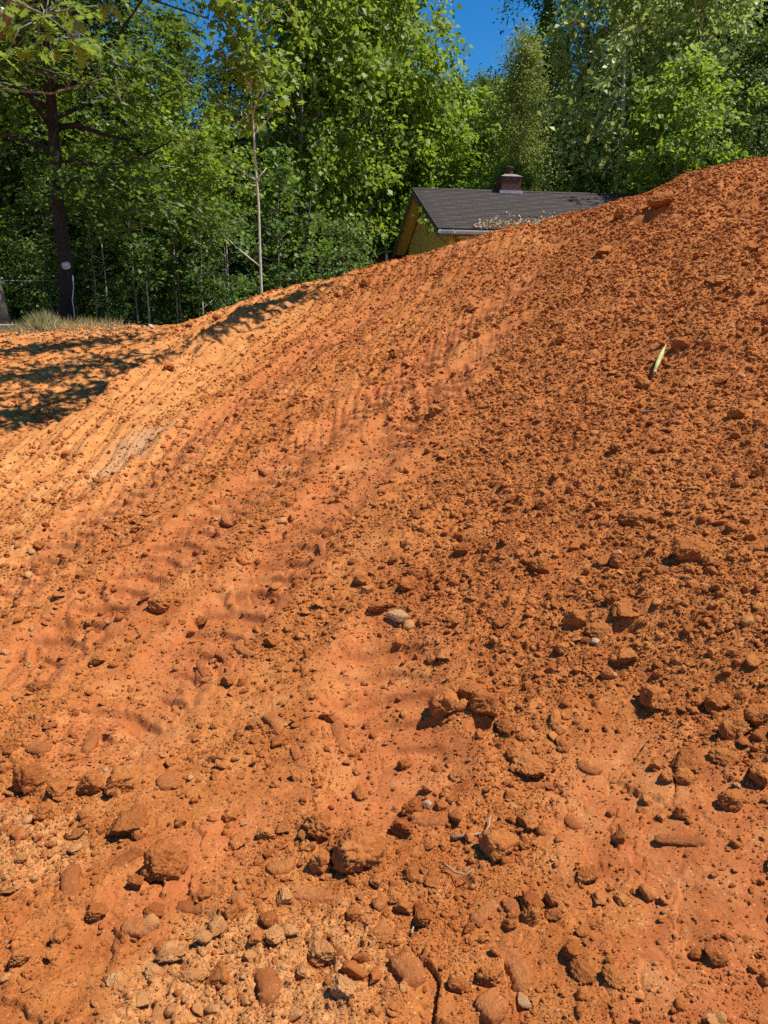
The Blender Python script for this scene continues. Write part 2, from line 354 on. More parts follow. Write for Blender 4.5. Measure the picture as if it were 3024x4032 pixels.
def hit_(u, v, f=None):
    """where the ray through photo pixel (u, v) meets the ground"""
    d = ray(u, v); d = d / np.linalg.norm(d); f = f or base_h
    t = np.exp(np.linspace(math.log(1.2), math.log(30), 420))
    z = CAM_Z + d[2] * t; g = f(d[0] * t, d[1] * t); k = np.argmax(z < g)
    if z[k] >= g[k]: k = len(t) - 1
    k = max(k, 1); a = (z[k-1] - g[k-1]); b = (z[k] - g[k]); s = a / (a - b + 1e-12); tt = t[k-1] + (t[k] - t[k-1]) * s
    return np.array([d[0] * tt, d[1] * tt, CAM_Z + d[2] * tt]), tt

def poly_world(pts): return np.array([hit(u, v)[0][:2] for u, v in pts])
def poly_sd(x, y, poly):
    """signed distance (inside positive)"""
    inside = np.zeros(x.shape, bool); dmin = np.full(x.shape, 1e9); n = len(poly)
    for i in range(n):
        ax, ay = poly[i]; bx, by = poly[(i + 1) % n]
        c = ((ay > y) != (by > y)) & (x < (bx - ax) * (y - ay) / (by - ay + 1e-12) + ax); inside ^= c
        ex, ey = bx - ax, by - ay; t = np.clip(((x - ax) * ex + (y - ay) * ey) / (ex * ex + ey * ey + 1e-12), 0, 1)
        dmin = np.minimum(dmin, np.hypot(x - ax - t * ex, y - ay - t * ey))
    return np.where(inside, dmin, -dmin)
def path_sd(x, y, path):
    """arc length and signed side distance along a polyline"""
    best = np.full(x.shape, 1e9); S = np.zeros(x.shape); D = np.zeros(x.shape); acc = 0.0
    for i in range(len(path) - 1):
        ax, ay = path[i]; bx, by = path[i + 1]; ex, ey = bx - ax, by - ay; l = math.hypot(ex, ey)
        t = np.clip(((x - ax) * ex + (y - ay) * ey) / (l * l), 0, 1); qx = x - ax - t * ex; qy = y - ay - t * ey
        d = np.hypot(qx, qy); sg = np.sign(ex * qy - ey * qx); k = d < best
        best = np.where(k, d, best); S = np.where(k, acc + t * l, S); D = np.where(k, sg * d, D); acc += l
    return S, D
RUB = poly_world([(1800, 2720), (1650, 2420), (1480, 2290), (1640, 2080), (1690, 1850), (1800, 1640), (1930, 1480), (2050, 1300), (2150, 1120), (2080, 1000), (2230, 880)])
RUB = np.vstack([RUB, [[5, 12], [9, 11], [9, 4], [3.0, 2.2]], poly_world([(3024, 2900), (2760, 2880), (2560, 2680), (2200, 2720), (2030, 2900)])])
GRAV = poly_world([(-200, 3150), (330, 3180), (420, 3330), (330, 3450), (120, 3560), (-200, 3560)])
GRAV2 = poly_world([(330, 4032), (500, 3780), (820, 3640), (1150, 3600), (1500, 3560), (1640, 3760), (1560, 4032), (1400, 4300), (200, 4300)])
LEFTP = poly_world([(-300, 2650), (0, 2230), (250, 1930), (480, 1690), (700, 1530), (900, 1400), (1080, 1270), (1200, 1140)])
LEFTP = np.vstack([[LEFTP[0] - (LEFTP[1] - LEFTP[0]) / np.linalg.norm(LEFTP[1] - LEFTP[0]) * 8], LEFTP, [LEFTP[-1] + (LEFTP[-1] - LEFTP[-2]) / np.linalg.norm(LEFTP[-1] - LEFTP[-2]) * 8]])
EDGE = poly_world([(1230, 1138), (1080, 1200), (960, 1270), (880, 1330), (830, 1400), (700, 1460), (560, 1520), (430, 1590), (300, 1660), (150, 1720), (-60, 1790)])
TRACKS = [poly_world(t) for t in ([(60, 2640), (300, 2470), (560, 2250), (880, 2020), (1180, 1790), (1450, 1590), (1750, 1350), (2080, 1120), (2200, 1040)],
                                  [(420, 2900), (700, 2640), (1050, 2270), (1300, 1980), (1560, 1700), (1800, 1470), (2020, 1290)],
                                  [(-150, 2450), (100, 2240), (480, 1950), (900, 1630), (1250, 1380), (1600, 1130), (1760, 1010)],
                                  [(1560, 3050), (1520, 2700), (1570, 2480)])]
FLAT = poly_world([(2150, 3060), (2500, 2800), (3100, 3050), (3300, 3700), (3100, 4300), (2300, 4300), (2350, 3700), (2180, 3400)])
FLATB = poly_world([(350, 3600), (600, 3300), (950, 3150), (1250, 2950), (1050, 3350), (800, 3560), (300, 3850), (-150, 3950), (-150, 3600)])
GREYP = poly_world([(330, 1930), (420, 1790), (560, 1700), (700, 1680), (560, 1790), (430, 1880)])
# tyre-lug prints along the tracks (raised, rounded)
random.seed(4); LUGS = []
for ti, path in enumerate(TRACKS):
    seg = np.hypot(*(path[1:] - path[:-1]).T); tot = seg.sum(); s = 0.1
    while s < tot - 0.1:
        k = int(np.searchsorted(np.cumsum(seg), s)); s0 = np.cumsum(seg)[k] - seg[k]; d = (path[k+1] - path[k]) / seg[k]
        c = path[k] + d * (s - s0); nrm = np.array([-d[1], d[0]])
        for side in (-1, 1):
            if random.random() < 0.18:
                a = side * R(random.uniform(28, 50)); ax = np.array([d[0]*math.cos(a) - d[1]*math.sin(a), d[0]*math.sin(a) + d[1]*math.cos(a)])
                cc = c + nrm * side * random.uniform(0.08, 0.16) + d * side * 0.06
                LUGS.append((cc, ax, random.uniform(0.045, 0.085), random.uniform(0.016, 0.028), random.uniform(0.016, 0.032) * random.choice((1, 1, 1, -0.8))))
        s += random.uniform(0.16, 0.24)

PITS = []
for u, v, w_ in ((1815, 3470, 90), (126, 3165, 90), (2470, 2480, 110), (2560, 850, 130), (780, 2450, 70), (1890, 2870, 90), (1560, 1385, 60), (2660, 1400, 80), (760, 3560, 60), (1720, 2840, 60), (2710, 1230, 60), (1250, 3800, 90)):
    p_, t_ = hit(u, v); PITS.append((p_[:2], w_ / FPX * t_ * 0.5, w_ / FPX * t_ * 0.45))
def zones(x, y):
    w = 0.35 * fbm(x * 1.6, y * 1.6, 31, 3); w2 = 0.5 * fbm(x * 5, y * 5, 77, 3)
    rub = sstep(-0.18, 0.22, poly_sd(x, y, RUB) + 0.6 * w + 0.2 * w2)
    far = sstep(14.2, 16.0, y + 0.5 * w + 0.12 * np.abs(x))
    gr = np.maximum(sstep(-0.05, 0.12, poly_sd(x, y, GRAV) + 0.3 * w + 0.12 * w2), sstep(-0.06, 0.12, poly_sd(x, y, GRAV2) + 0.3 * w + 0.14 * w2))
    comp = np.zeros_like(x)
    for t in TRACKS:
        s, d = path_sd(x, y, t); comp = np.maximum(comp, 1 - sstep(0.16, 0.40, np.abs(d + 0.2 * w)))
    trk = comp * 0.75 * sstep(-0.35, -0.1, w2)
    comp = np.maximum(comp, sstep(-0.1, 0.15, poly_sd(x, y, FLAT) + 0.3 * w)); comp = np.maximum(comp, sstep(-0.08, 0.1, poly_sd(x, y, FLATB) + 0.25 * w))
    comp = comp * sstep(-0.42, 0.06, 1.3 * w + 1.1 * w2 + 0.10)
    comp = np.maximum(comp, trk); comp = np.maximum(comp, 0.9 * sstep(0.10, 0.28, 0.8 * w + 0.5 * w2) * (1 - rub))
    comp = comp * (1 - rub * 0.8) * (1 - 0.8 * gr)
    S, D = path_sd(x, y, LEFTP); S = S - 8.0
    left = sstep(-1.0, -0.1, D + 0.5 * w + 0.3 * w2) * sstep(1.9, 2.6, S + 0.0 * D)     # terrace on the left of the path
    band = np.exp(-(D / 0.55) ** 2)
    return dict(rub=rub, far=far, gr=gr, comp=comp, left=left, band=band, S=S, D=D, w=w, w2=w2)

def terrain(x, y, full=False):
    x = np.asarray(x, float); y = np.asarray(y, float); z = base_h(x, y); Z = zones(x, y); r = np.hypot(x, y)
    fad = lambda cell: 1 - sstep(cell * 55, cell * 110, r)
    rub, gr, comp, left, far, D, S = Z['rub'], Z['gr'], Z['comp'], Z['left'], Z['far'], Z['D'], Z['S']
    near = 1 - sstep(16, 24, r)
    z = z + near * (0.035 * fbm(x * 0.9, y * 0.9, 3, 3) + 0.020 * fbm(x * 3.1, y * 3.1, 8, 3))
    # rubble
    lump = 1 - comp
    k = np.clip(0.20 + 0.80 * rub + 0.45 * gr, 0, 1) * (0.22 + 0.78 * lump) * (1 - 0.75 * left) * (1 - far)
    patch = sstep(-0.25, 0.3, fbm(x * 1.3, y * 1.3, 55, 2))
    km = k > 0.03; kn = km & (r < 4.6); kn2 = km & (r < 2.4)
    c1 = clods(x, y, 0.46, 0.13, 101, 0.10, 0.26, 0.55, mask=km); c2 = clods(x, y, 0.20, 0.30, 111, 0.12, 0.36, 0.62, mask=km)
    c3 = clods(x, y, 0.085, 0.55, 121, 0.14, 0.46, 0.7, mask=km); c4 = clods(x, y, 0.040, 0.75, 131, 0.16, 0.52, 0.8, mask=kn) * fad(0.04); c5 = clods(x, y, 0.020, 0.8, 133, 0.16, 0.52, 0.8, mask=kn2) * fad(0.02)
    crs = 1 - 0.6 * sstep(5.2, 7.4, y) * sstep(0.5, 2.0, x)
    z = z + k * crs * (0.7 * c1 * (0.3 + 0.7 * patch) + 0.7 * c2 * (0.15 + 0.85 * patch) + 0.7 * c3 * (0.3 + 0.7 * patch) + 0.8 * c4 + 0.8 * c5)
    z = z + rub * 0.06 * fbm(x * 1.9, y * 1.9, 65, 2) + k * (0.024 * fbm(x * 7, y * 7, 61, 3) + 0.010 * fbm(x * 24, y * 24, 63, 3))
    # gravel and broken slabs in the foreground
    gm = gr > 0.02
    z = z + gr * (0.8 * clods(x, y, 0.10, 0.6, 141, 0.16, 0.46, 0.45, 0.3, mask=gm) + 0.8 * clods(x, y, 0.045, 0.85, 151, 0.2, 0.55, 0.6, 0.4, mask=gm & (r < 4.6)) * fad(0.045))
    # broken crust edges between compact patches
    e = fbm(x * 2.1 + 3, y * 2.1, 201, 4) + 0.05 * gnoise(x * 22, y * 22, 207); crust = np.floor((e + 1) * 2.6); fr = (e + 1) * 2.6 - crust
    z = z + (1 - rub) * (1 - far) * (1 - left) * 0.018 * sstep(0.0, 0.035, fr) * (1 - sstep(0.05, 0.8, fr)) * (0.35 + 0.65 * lump) * sstep(-0.1, 0.25, gnoise(x * 1.7, y * 1.7, 209))
    pm = (r < 6.5) & (rub < 0.6); pl = np.zeros(x.shape, np.float32)
    if pm.any():
        a_, b_ = plates(x[pm], y[pm], 0.17, 611, 0.34); c_, d_ = plates(x[pm], y[pm], 0.075, 621, 0.30)
        pl[pm] = 0.022 * a_ * sstep(-0.05, 0.2, gnoise(x[pm] * 1.5, y[pm] * 1.5, 615)) + 0.012 * c_ * sstep(-0.1, 0.2, gnoise(x[pm] * 2.2, y[pm] * 2.2, 625)) * (r[pm] < 4.5) - 0.006 * b_ * sstep(0.0, 0.25, gnoise(x[pm] * 1.1, y[pm] * 1.1, 617))
    z = z + pl * (1 - rub) * (1 - left) * (1 - 0.5 * gr) * (1 - sstep(4.5, 6.5, r))
    # bucket and blade streaks on the left and along the haul path
    st = fbm(S * 0.55, D * 7.0, 301, 3) ; st2 = fbm(S * 1.2, D * 22.0, 311, 2)
    sw = sstep(-1.7, -0.5, D) * (1 - far) * (1 - 0.9 * rub) * (0.25 + 0.75 * left + 0.4 * Z['band'])
    z = z + sw * (0.06 * st + 0.022 * st2) + sstep(-4.6, -3.2, D) * (1 - sw) * (1 - 0.9 * rub) * (1 - far) * sstep(1.5, 3.0, S) * (0.034 * st + 0.016 * st2)
    # scooped edge of the mound above the left terrace
    S2, D2 = path_sd(x, y, EDGE); wv = 0.22 * gnoise(S2 * 1.5, S2 * 0 + 4, 5) + 0.10 * gnoise(S2 * 4.0, S2 * 0 + 7, 15) + 0.05 * gnoise(x * 6, y * 6, 25)
    A2 = (0.34 + 0.2 * gnoise(S2 * 1.1, S2 * 0 + 9, 6)) * sstep(0.2, 1.6, S2) * (1 - sstep(S2.max() - 2.2, S2.max() - 0.1, S2)); D3 = D2 + wv
    z = z + A2 * sstep(-0.14, 0.10, D3) * np.exp(-np.maximum(D3, 0) / 0.7) - 0.45 * A2 * (1 - sstep(-0.14, 0.10, D3)) * np.exp(np.minimum(D3, 0) / 0.7)
    for i, path in enumerate(TRACKS):                  # shallow wheel ruts
        s, d = path_sd(x, y, path); rb = np.sin((s + 0.28 * np.abs(d)) * (2 * math.pi / 0.16) + 1.5 * gnoise(x * 1.5, y * 1.5, 81)); z = z + 0.030 * (sstep(-0.35, 0.45, rb) - 0.5) * (1 - sstep(0.15, 0.20, np.abs(d) + 0.05 * gnoise(x * 9, y * 9, 83))) * sstep(-0.30, 0.0, gnoise(x * 1.1, y * 1.1, 85 + i) + 0.06) * (1 - 0.85 * rub)
        z = z - 0.030 * np.exp(-(d / 0.19) ** 4) * (1 - 0.8 * rub) + 0.024 * np.exp(-((np.abs(d) - 0.29) / 0.07) ** 2) * (1 - rub) * (0.6 + 0.8 * np.abs(gnoise(x * 5, y * 5, 87)))
    for (px_, py_), rp_, dp_ in PITS:
        dd = np.hypot(x - px_, (y - py_) * 1.2) / rp_ + 0.35 * gnoise(x * 9, y * 9, 95); z = z - dp_ * np.maximum(1 - dd * dd, 0) ** 0.7
    for c, ax, hl, wd, ht in LUGS:
        ex = x - c[0]; ey = y - c[1]; k = (np.abs(ex) < 0.2) & (np.abs(ey) < 0.2)
        if not k.any(): continue
        px = ex[k] * ax[0] + ey[k] * ax[1]; py = -ex[k] * ax[1] + ey[k] * ax[0]; py = py + 2.2 * px * px
        q = np.maximum(np.abs(px) - hl, 0); dd = np.hypot(q, py) / wd
        z[k] = z[k] + ht * np.maximum(1 - dd ** 2.4, 0) ** 0.6 * (1 - 0.7 * rub[k])
    # drying cracks in smooth clay
    cr = np.abs(gnoise(x * 5 + 0.4 * gnoise(x * 13, y * 13, 2), y * 5, 401)); z = z - comp * 0.004 * (1 - sstep(0.0, 0.03, cr)) * sstep(0.0, 0.25, gnoise(x * 0.9, y * 0.9, 405))
    z = z + (1 - far) * near * 0.0035 * fbm(x * 40, y * 40, 71, 2) * fad(0.03) * (0.3 + 0.7 * lump)
    z = z + far * 0.05 * fbm(x * 0.7, y * 0.7, 91, 3)
    if full: return z, Z
    return z
GZ = {}
def prep(pts):                                          # heights of many points at once
    pts = [(float(a), float(b)) for a, b in pts]; a = np.array(pts); z = terrain(a[:, 0].copy(), a[:, 1].copy())
    for k, v in zip(pts, z): GZ[k] = float(v)
def ground_z(x, y):
    k = (float(x), float(y))
    if k not in GZ: prep([k])
    return GZ[k]

def build_ground():
    az = np.concatenate([np.linspace(-180, -40, 22)[:-1], np.linspace(-40, -31, 26)[:-1], np.linspace(-31, 31, 690), np.linspace(31, 40, 26)[1:], np.linspace(40, 180, 22)[1:-1]])
    az = np.radians(az)
    rr = np.concatenate([np.linspace(0.004, 1.3, 30)[:-1], np.exp(np.linspace(math.log(1.3), math.log(16.5), 900)), np.exp(np.linspace(math.log(16.5), math.log(900), 60))[1:]])
    A, RR = np.meshgrid(az, rr); X = RR * np.sin(A); Y = RR * np.cos(A)
    z, Z = terrain(X.ravel(), Y.ravel(), True)
    V = np.column_stack([X.ravel(), Y.ravel(), z]); na, nr = len(az), len(rr)
    i = np.arange(nr - 1)[:, None] * na; j = np.arange(na)[None, :]; j2 = (j + 1) % na
    F = np.stack([i + j, i + na + j, i + na + j2, i + j2], -1).reshape(-1, 4)[:, ::-1]
    me = new_mesh('ground', V, F)
    smooth(me)
    lit = Z['far']; S, D = Z['S'], Z['D']; left = Z['left']
    x, y = V[:, 0], V[:, 1]
    strk = fbm(S * 0.4, D * 5.0, 331, 3)
    tan = np.clip(left * (0.75 + 0.8 * strk) + 0.85 * Z['band'] * sstep(0.4, 1.2, S) * (1 - sstep(5.5, 9, S)) * (0.8 + strk), 0, 1) * (1 - Z['rub'])
    tan = np.maximum(tan, 0.55 * sstep(-0.05, 0.35, Z['w'] + 0.5 * Z['w2']) * (1 - Z['rub']))
    grey = 0.6 * sstep(-0.05, 0.12, poly_sd(x, y, GREYP) + 0.2 * Z['w'] + 0.2 * Z['w2'])
    for k, a in (('compact', Z['comp']), ('tan', tan), ('pale', Z['gr']), ('litter', lit), ('grey', grey)):
        at = me.attributes.new(k, 'FLOAT', 'POINT'); at.data.foreach_set('value', np.asarray(a).astype(np.float32))
    o = obj('ground', me, M['dirt']); tag(o, 'orange red clay mound and worked ground rising to the right', 'ground', kind='structure'); return o
ground = build_ground()

# ------------------------------------------------------------------ house
HG = 1.0
Cn = P(1725, 898, 20.0); ROT = math.atan2(0.164, 0.986)
ex = np.array([math.cos(ROT), math.sin(ROT), 0]); ey = np.array([-math.sin(ROT), math.cos(ROT), 0])
EZ = Cn[2] - HG                                        # eave top above the house's ground
RUN = 3.2; apex_y = (Cn + ey * RUN)[1]; RZ = P(1635, 742, apex_y)[2] - HG
HL = 10.5                                              # ridge length
house = empty('house', (Cn[0], Cn[1], HG), ROT)
tag(house, 'yellow house with dark shingle roof and brick chimney behind the clay mound', 'house')
slope = math.atan2(RZ - EZ, RUN); sl = math.hypot(RUN, RZ - EZ)
def hp(me, name, mat, parent=None): return obj(name, me, mat, parent or house)
ov = 0.42
m = MB()                                               # walls: front, back, gables (gable-shaped prisms)
wz = lambda y: EZ + (RZ - EZ) * (1 - abs(y - RUN) / RUN) - 0.16
y0, y1 = 0.5, 2 * RUN - 0.5
for xx in (ov, HL - ov - 0.12):
    ring = [(y0, 0), (y1, 0), (y1, wz(y1)), (RUN, wz(RUN)), (y0, wz(y0))]
    V = [(xx, a, b) for a, b in ring] + [(xx + 0.12, a, b) for a, b in ring]
    F = [(4, 3, 2, 1, 0), (5, 6, 7, 8, 9)] + [(i, (i + 1) % 5, 5 + (i + 1) % 5, 5 + i) for i in range(5)]
    g = MB(); g.add(V, F); hp(g.mesh('gable_wall'), 'gable_wall', M['yellow'])
    for k in range(6):                                 # batten seams
        yy = y0 + 0.45 + k * 0.9; b = MB()
        if xx < 1: b.box(xx - 0.018, xx - 0.002, yy - 0.02, yy + 0.02, 0.05, wz(yy) - 0.06); hp(b.mesh('batten'), 'batten', M['yellow'])
m = MB(); m.box(ov + 0.12, HL - ov - 0.12, y0, y0 + 0.12, 0, wz(y0) - 0.01); hp(m.mesh('front_wall'), 'front_wall', M['yellow'])
m = MB(); m.box(ov + 0.12, HL - ov - 0.12, y1 - 0.12, y1, 0, wz(y1) - 0.01); hp(m.mesh('back_wall'), 'back_wall', M['yellow'])
def slab(ya, yb, t0, t1, x0, x1):                      # sloped slab along the roof from height line
    za = EZ + (RZ - EZ) * (1 - abs(ya - RUN) / RUN); zb = EZ + (RZ - EZ) * (1 - abs(yb - RUN) / RUN)
    return [(x0, ya, za + t0), (x1, ya, za + t0), (x1, yb, zb + t0), (x0, yb, zb + t0), (x0, ya, za + t1), (x1, ya, za + t1), (x1, yb, zb + t1), (x0, yb, zb + t1)]
roof = MB(); roof.hexa(slab(0, RUN, -0.05, 0, 0, HL)); roof.hexa(slab(RUN, 2 * RUN, -0.05, 0.004, 0, HL)); roof_o = hp(roof.mesh('roof'), 'roof', M['shingle'])
for a, b in ((0.03, RUN - 0.02), (RUN + 0.02, 2 * RUN - 0.03)):   # rake soffits and rake boards
    s = MB(); s.hexa(slab(a, b, -0.09, -0.055, 0.05, ov - 0.005)); hp(s.mesh('rake_soffit'), 'rake_soffit', M['yellow'])
    s = MB(); s.hexa(slab(a - 0.02, b, -0.20, -0.052, -0.012, 0.03)); hp(s.mesh('rake_board'), 'rake_board', M['trim'])
s = MB(); s.box(ov + 0.1, HL - 0.05, 0.02, 0.49, EZ - 0.20, EZ - 0.18); hp(s.mesh('eave_soffit'), 'eave_soffit', M['yellow'])
s = MB(); s.box(0.02, HL - 0.02, -0.02, 0.01, EZ - 0.17, EZ - 0.055); hp(s.mesh('fascia'), 'fascia', M['trim'])
# gutter: a bent trough, broken off short of the corner where a bluish end piece hangs
def gutter(x0, x1, mat, name, dz=0.0):
    m = MB(); w = 0.11; h = 0.085
    prof = [(-0.03, 0), (-0.03, -h), (-0.03 - w * 0.7, -h), (-0.03 - w, -0.03), (-0.03 - w, 0.0), (-0.03 - w + 0.012, 0.0), (-0.03 - w + 0.012, -0.03), (-0.036 - w * 0.65, -h + 0.01), (-0.042, -h + 0.01), (-0.042, 0)]
    n = len(prof); V = [(x0, a, EZ - 0.05 + b + dz) for a, b in prof] + [(x1, a, EZ - 0.05 + b + dz) for a, b in prof]
    m.add(V, [tuple(range(n - 1, -1, -1)), tuple(range(n, 2 * n))] + [(i, (i + 1) % n, n + (i + 1) % n, n + i) for i in range(n)])
    return hp(m.mesh(name), name, mat)
g0 = gutter(0.05, 0.33, M['bluegrey'], 'gutter_end_piece')
for a, b in ((0.0, 0.045), (0.335, 0.37)): hp(gutter(a, b, M['white'], 'gutter_bracket', 0.012).data, 'gutter_bracket', M['white'], g0).parent = g0
for o_ in [o for o in house.children if o.name.startswith('gutter_bracket')]: bpy.data.objects.remove(o_)
gutter(0.40, HL, M['gutter'], 'gutter')
# shingles: strips of three tabs, course over course
NC = 17; stp = sl / NC; cs, sn = math.cos(slope), math.sin(slope); rs = random.Random(7)
variants = []
for k in range(3):
    m = MB()
    for t in range(3):
        a = t / 3 + 0.0015; b = (t + 1) / 3 - 0.0015 - 0.002 * rs.random(); dz = rs.uniform(0, 0.003)
        m.hexa([(a, 0, 0.002), (b, 0, 0.002), (b, stp * 1.15, -0.004), (a, stp * 1.15, -0.004), (a, 0, 0.008 + dz), (b, 0, 0.008 + dz), (b, stp * 1.15, 0.003), (a, stp * 1.15, 0.003)])
    me = m.mesh('shingle'); me.materials.append(M['shingle']); variants.append(me)
for c in range(NC):
    off = -0.5 if c % 2 else 0.0; x = -0.02 + off
    while x < HL:
        o = obj('shingle', variants[rs.randrange(3)], None, roof_o); yy = c * stp - 0.02
        x_ = max(x, -0.02); w_ = min(x + 1.0, HL + 0.02) - x_
        o.location = (x_, yy * cs, EZ + yy * sn + 0.004 + rs.uniform(0, 0.003)); o.rotation_euler = (slope, 0, rs.uniform(-0.003, 0.003)); o.scale = (w_ * 0.997, 1, 1); x += 1.0
m = MB(); m.hexa(slab(RUN - 0.13, RUN, 0.010, 0.026, -0.02, HL)); m.hexa(slab(RUN, RUN + 0.13, 0.010, 0.026, -0.02, HL)); hp(m.mesh('ridge_cap'), 'ridge_cap', M['shingle'])
# chimney of single bricks on the ridge, with metal flue
cu = P(2004, 745, apex_y + 0.4); cx = float(np.dot(cu - np.array([Cn[0], Cn[1], 0]), ex)); CW, CD = 0.58, 0.52
core = MB(); core.box(cx - CW/2 + 0.012, cx + CW/2 - 0.012, RUN - CD/2 + 0.012, RUN + CD/2 - 0.012, RZ - 0.5, RZ + 0.34); chim = hp(core.mesh('chimney'), 'chimney', M['mortar'])
bl, bh = 0.205, 0.062
bm_ = MB(); bm_.box(0, bl, 0, 0.09, 0, bh); bme = bm_.mesh('brick'); bme.materials.append(M['brick'])
for c in range(6):
    z = RZ - 0.10 + c * 0.074; off = 0.0 if c % 2 else -0.107
    for face in range(4):
        L_ = CW if face % 2 == 0 else CD; x = -L_/2 + off
        while x < L_/2 - 0.02:
            a = max(x, -L_/2 + (0.0 if face % 2 == 0 else 0.004)); b = min(x + bl, L_/2 - (0.0 if face % 2 == 0 else 0.004))
            if b - a > 0.03:
                o = obj('brick', bme, None, chim); o.scale = ((b - a) / bl, 1, 1)
                q = {0: ((cx + a, RUN - CD/2, z), 0), 1: ((cx + CW/2 - 0.003, RUN + a, z), R(90)), 2: ((cx - a, RUN + CD/2, z), R(180)), 3: ((cx - CW/2 + 0.003, RUN - a, z), R(-90))}[face]
                o.location = q[0]; o.rotation_euler = (0, 0, q[1])
            x += bl + 0.011
m = MB(); m.add([(cx - CW/2 - 0.03, RUN - CD/2 - 0.03, RZ + 0.352), (cx + CW/2 + 0.03, RUN - CD/2 - 0.03, RZ + 0.352), (cx + CW/2 + 0.03, RUN + CD/2 + 0.03, RZ + 0.352), (cx - CW/2 - 0.03, RUN + CD/2 + 0.03, RZ + 0.352),
               (cx - 0.17, RUN - 0.15, RZ + 0.43), (cx + 0.17, RUN - 0.15, RZ + 0.43), (cx + 0.17, RUN + 0.15, RZ + 0.43), (cx - 0.17, RUN + 0.15, RZ + 0.43)], [(0,3,2,1),(4,5,6,7),(0,1,5,4),(1,2,6,5),(2,3,7,6),(3,0,4,7)])
obj('chimney_crown', m.mesh('chimney_crown'), M['mortar'], chim)
m = MB(); m.tube([(cx, RUN, RZ + 0.41), (cx, RUN, RZ + 0.60)], 0.115, 14); m.tube([(cx, RUN, RZ + 0.60), (cx, RUN, RZ + 0.63)], 0.15, 14); m.tube([(cx, RUN, RZ + 0.63), (cx, RUN, RZ + 0.66)], [0.14, 0.06], 14); obj('flue', m.mesh('flue'), M['flue'], chim)
m = MB(); m.box(cx - CW/2 - 0.05, cx + CW/2 + 0.05, RUN - CD/2 - 0.02, RUN - CD/2 - 0.003, RZ - 0.10, RZ - 0.02); obj('flashing', m.mesh('flashing'), M['tin'], chim)

# lean-to shed beside the house
sb = P(1530, 1030, 27.5); shed = empty('shed', (sb[0], sb[1], HG), ROT)
tag(shed, 'low dark red shed with a bent grey tin roof beside the yellow house', 'shed')
zt = sb[2] - HG
for i in range(7):
    b = MB(); b.box(-0.45 + i * 0.16, -0.45 + i * 0.16 + 0.152, 0, 0.03, 0, zt + 0.22); obj('board', b.mesh('board'), M['redwood'], shed)
b = MB(); b.box(-0.42, 0.62, 0.04, 1.6, 0, zt + 0.2); obj('shed_wall', b.mesh('shed_wall'), M['redwood'], shed)
V = []; F = []; nx = 40
for i in range(nx + 1):
    x = -0.62 + i * 1.35 / nx; zc = 0.018 * math.sin(i * 1.6) + 0.20 * (i / nx) + (-0.10 * max(0, 0.15 - i / nx) / 0.15)
    V += [(x, -0.22, zt + 0.20 + zc), (x, 1.8, zt + 0.36 + zc), (x, -0.22, zt + 0.212 + zc), (x, 1.8, zt + 0.372 + zc)]
for i in range(nx):
    a = 4 * i; F += [(a + 2, a + 6, a + 7, a + 3), (a, a + 1, a + 5, a + 4), (a, a + 4, a + 6, a + 2), (a + 1, a + 3, a + 7, a + 5)]
b = MB(); b.add(V, F); obj('tin_roof', b.mesh('tin_roof'), M['tin'], shed)
b = MB(); b.box(-0.13, -0.05, -0.16, -0.08, 0, zt + 0.24); obj('post', b.mesh('post'), M['white'], shed)

# ------------------------------------------------------------------ leaves and trees
DIAMOND = (np.array([[0, 0, 0], [-0.33, 0.5, 0.08], [0, 1, -0.05], [0.33, 0.5, 0.08]], float), np.array([[0, 1, 2, 3]]))
def fan(outline, cup=0.06):
    pts = [(0.0, 0.42, -0.02)] + [(x, y, cup * abs(x) * 2) for x, y in outline]; n = len(outline)
    return np.array(pts, float), np.array([[0, 1 + (i + 1) % n, 1 + i] for i in range(n)])
MAPLE = fan([(0, 0), (-0.25, 0.12), (-0.5, 0.38), (-0.24, 0.5), (-0.34, 0.85), (0, 0.72), (0.34, 0.85), (0.24, 0.5), (0.5, 0.38), (0.25, 0.12)])
_h = [(0.03, 0.0), (0.05, 0.10), (0.20, 0.17), (0.10, 0.28), (0.33, 0.40), (0.14, 0.50), (0.34, 0.66), (0.13, 0.70), (0.17, 0.86), (0.05, 0.88)]
OAK = fan([(-x, y) for x, y in _h] + [(0, 1.0)] + [(x, y) for x, y in reversed(_h)])
OAK_LOW = fan([(0, 0), (-0.18, 0.22), (-0.09, 0.34), (-0.34, 0.52), (-0.12, 0.64), (-0.18, 0.85), (0, 1.0), (0.18, 0.85), (0.12, 0.64), (0.34, 0.52), (0.09, 0.34), (0.18, 0.22)])

def leaf_mesh(name, C, N, T, S, tpl):
    """C centres, N normals, T tip directions, S sizes"""
    tv, tf = tpl; N = N / (np.linalg.norm(N, axis=1, keepdims=True) + 1e-9); T = T - N * (T * N).sum(1, keepdims=True); T /= (np.linalg.norm(T, axis=1, keepdims=True) + 1e-9); B = np.cross(T, N)
    V = C[:, None, :] + S[:, None, None] * (tv[None, :, 0:1] * B[:, None, :] + tv[None, :, 1:2] * T[:, None, :] + tv[None, :, 2:3] * N[:, None, :])
    F = tf[None] + (np.arange(len(C)) * len(tv))[:, None, None]
    return new_mesh(name, V.reshape(-1, 3), F.reshape(-1, tf.shape[1]))

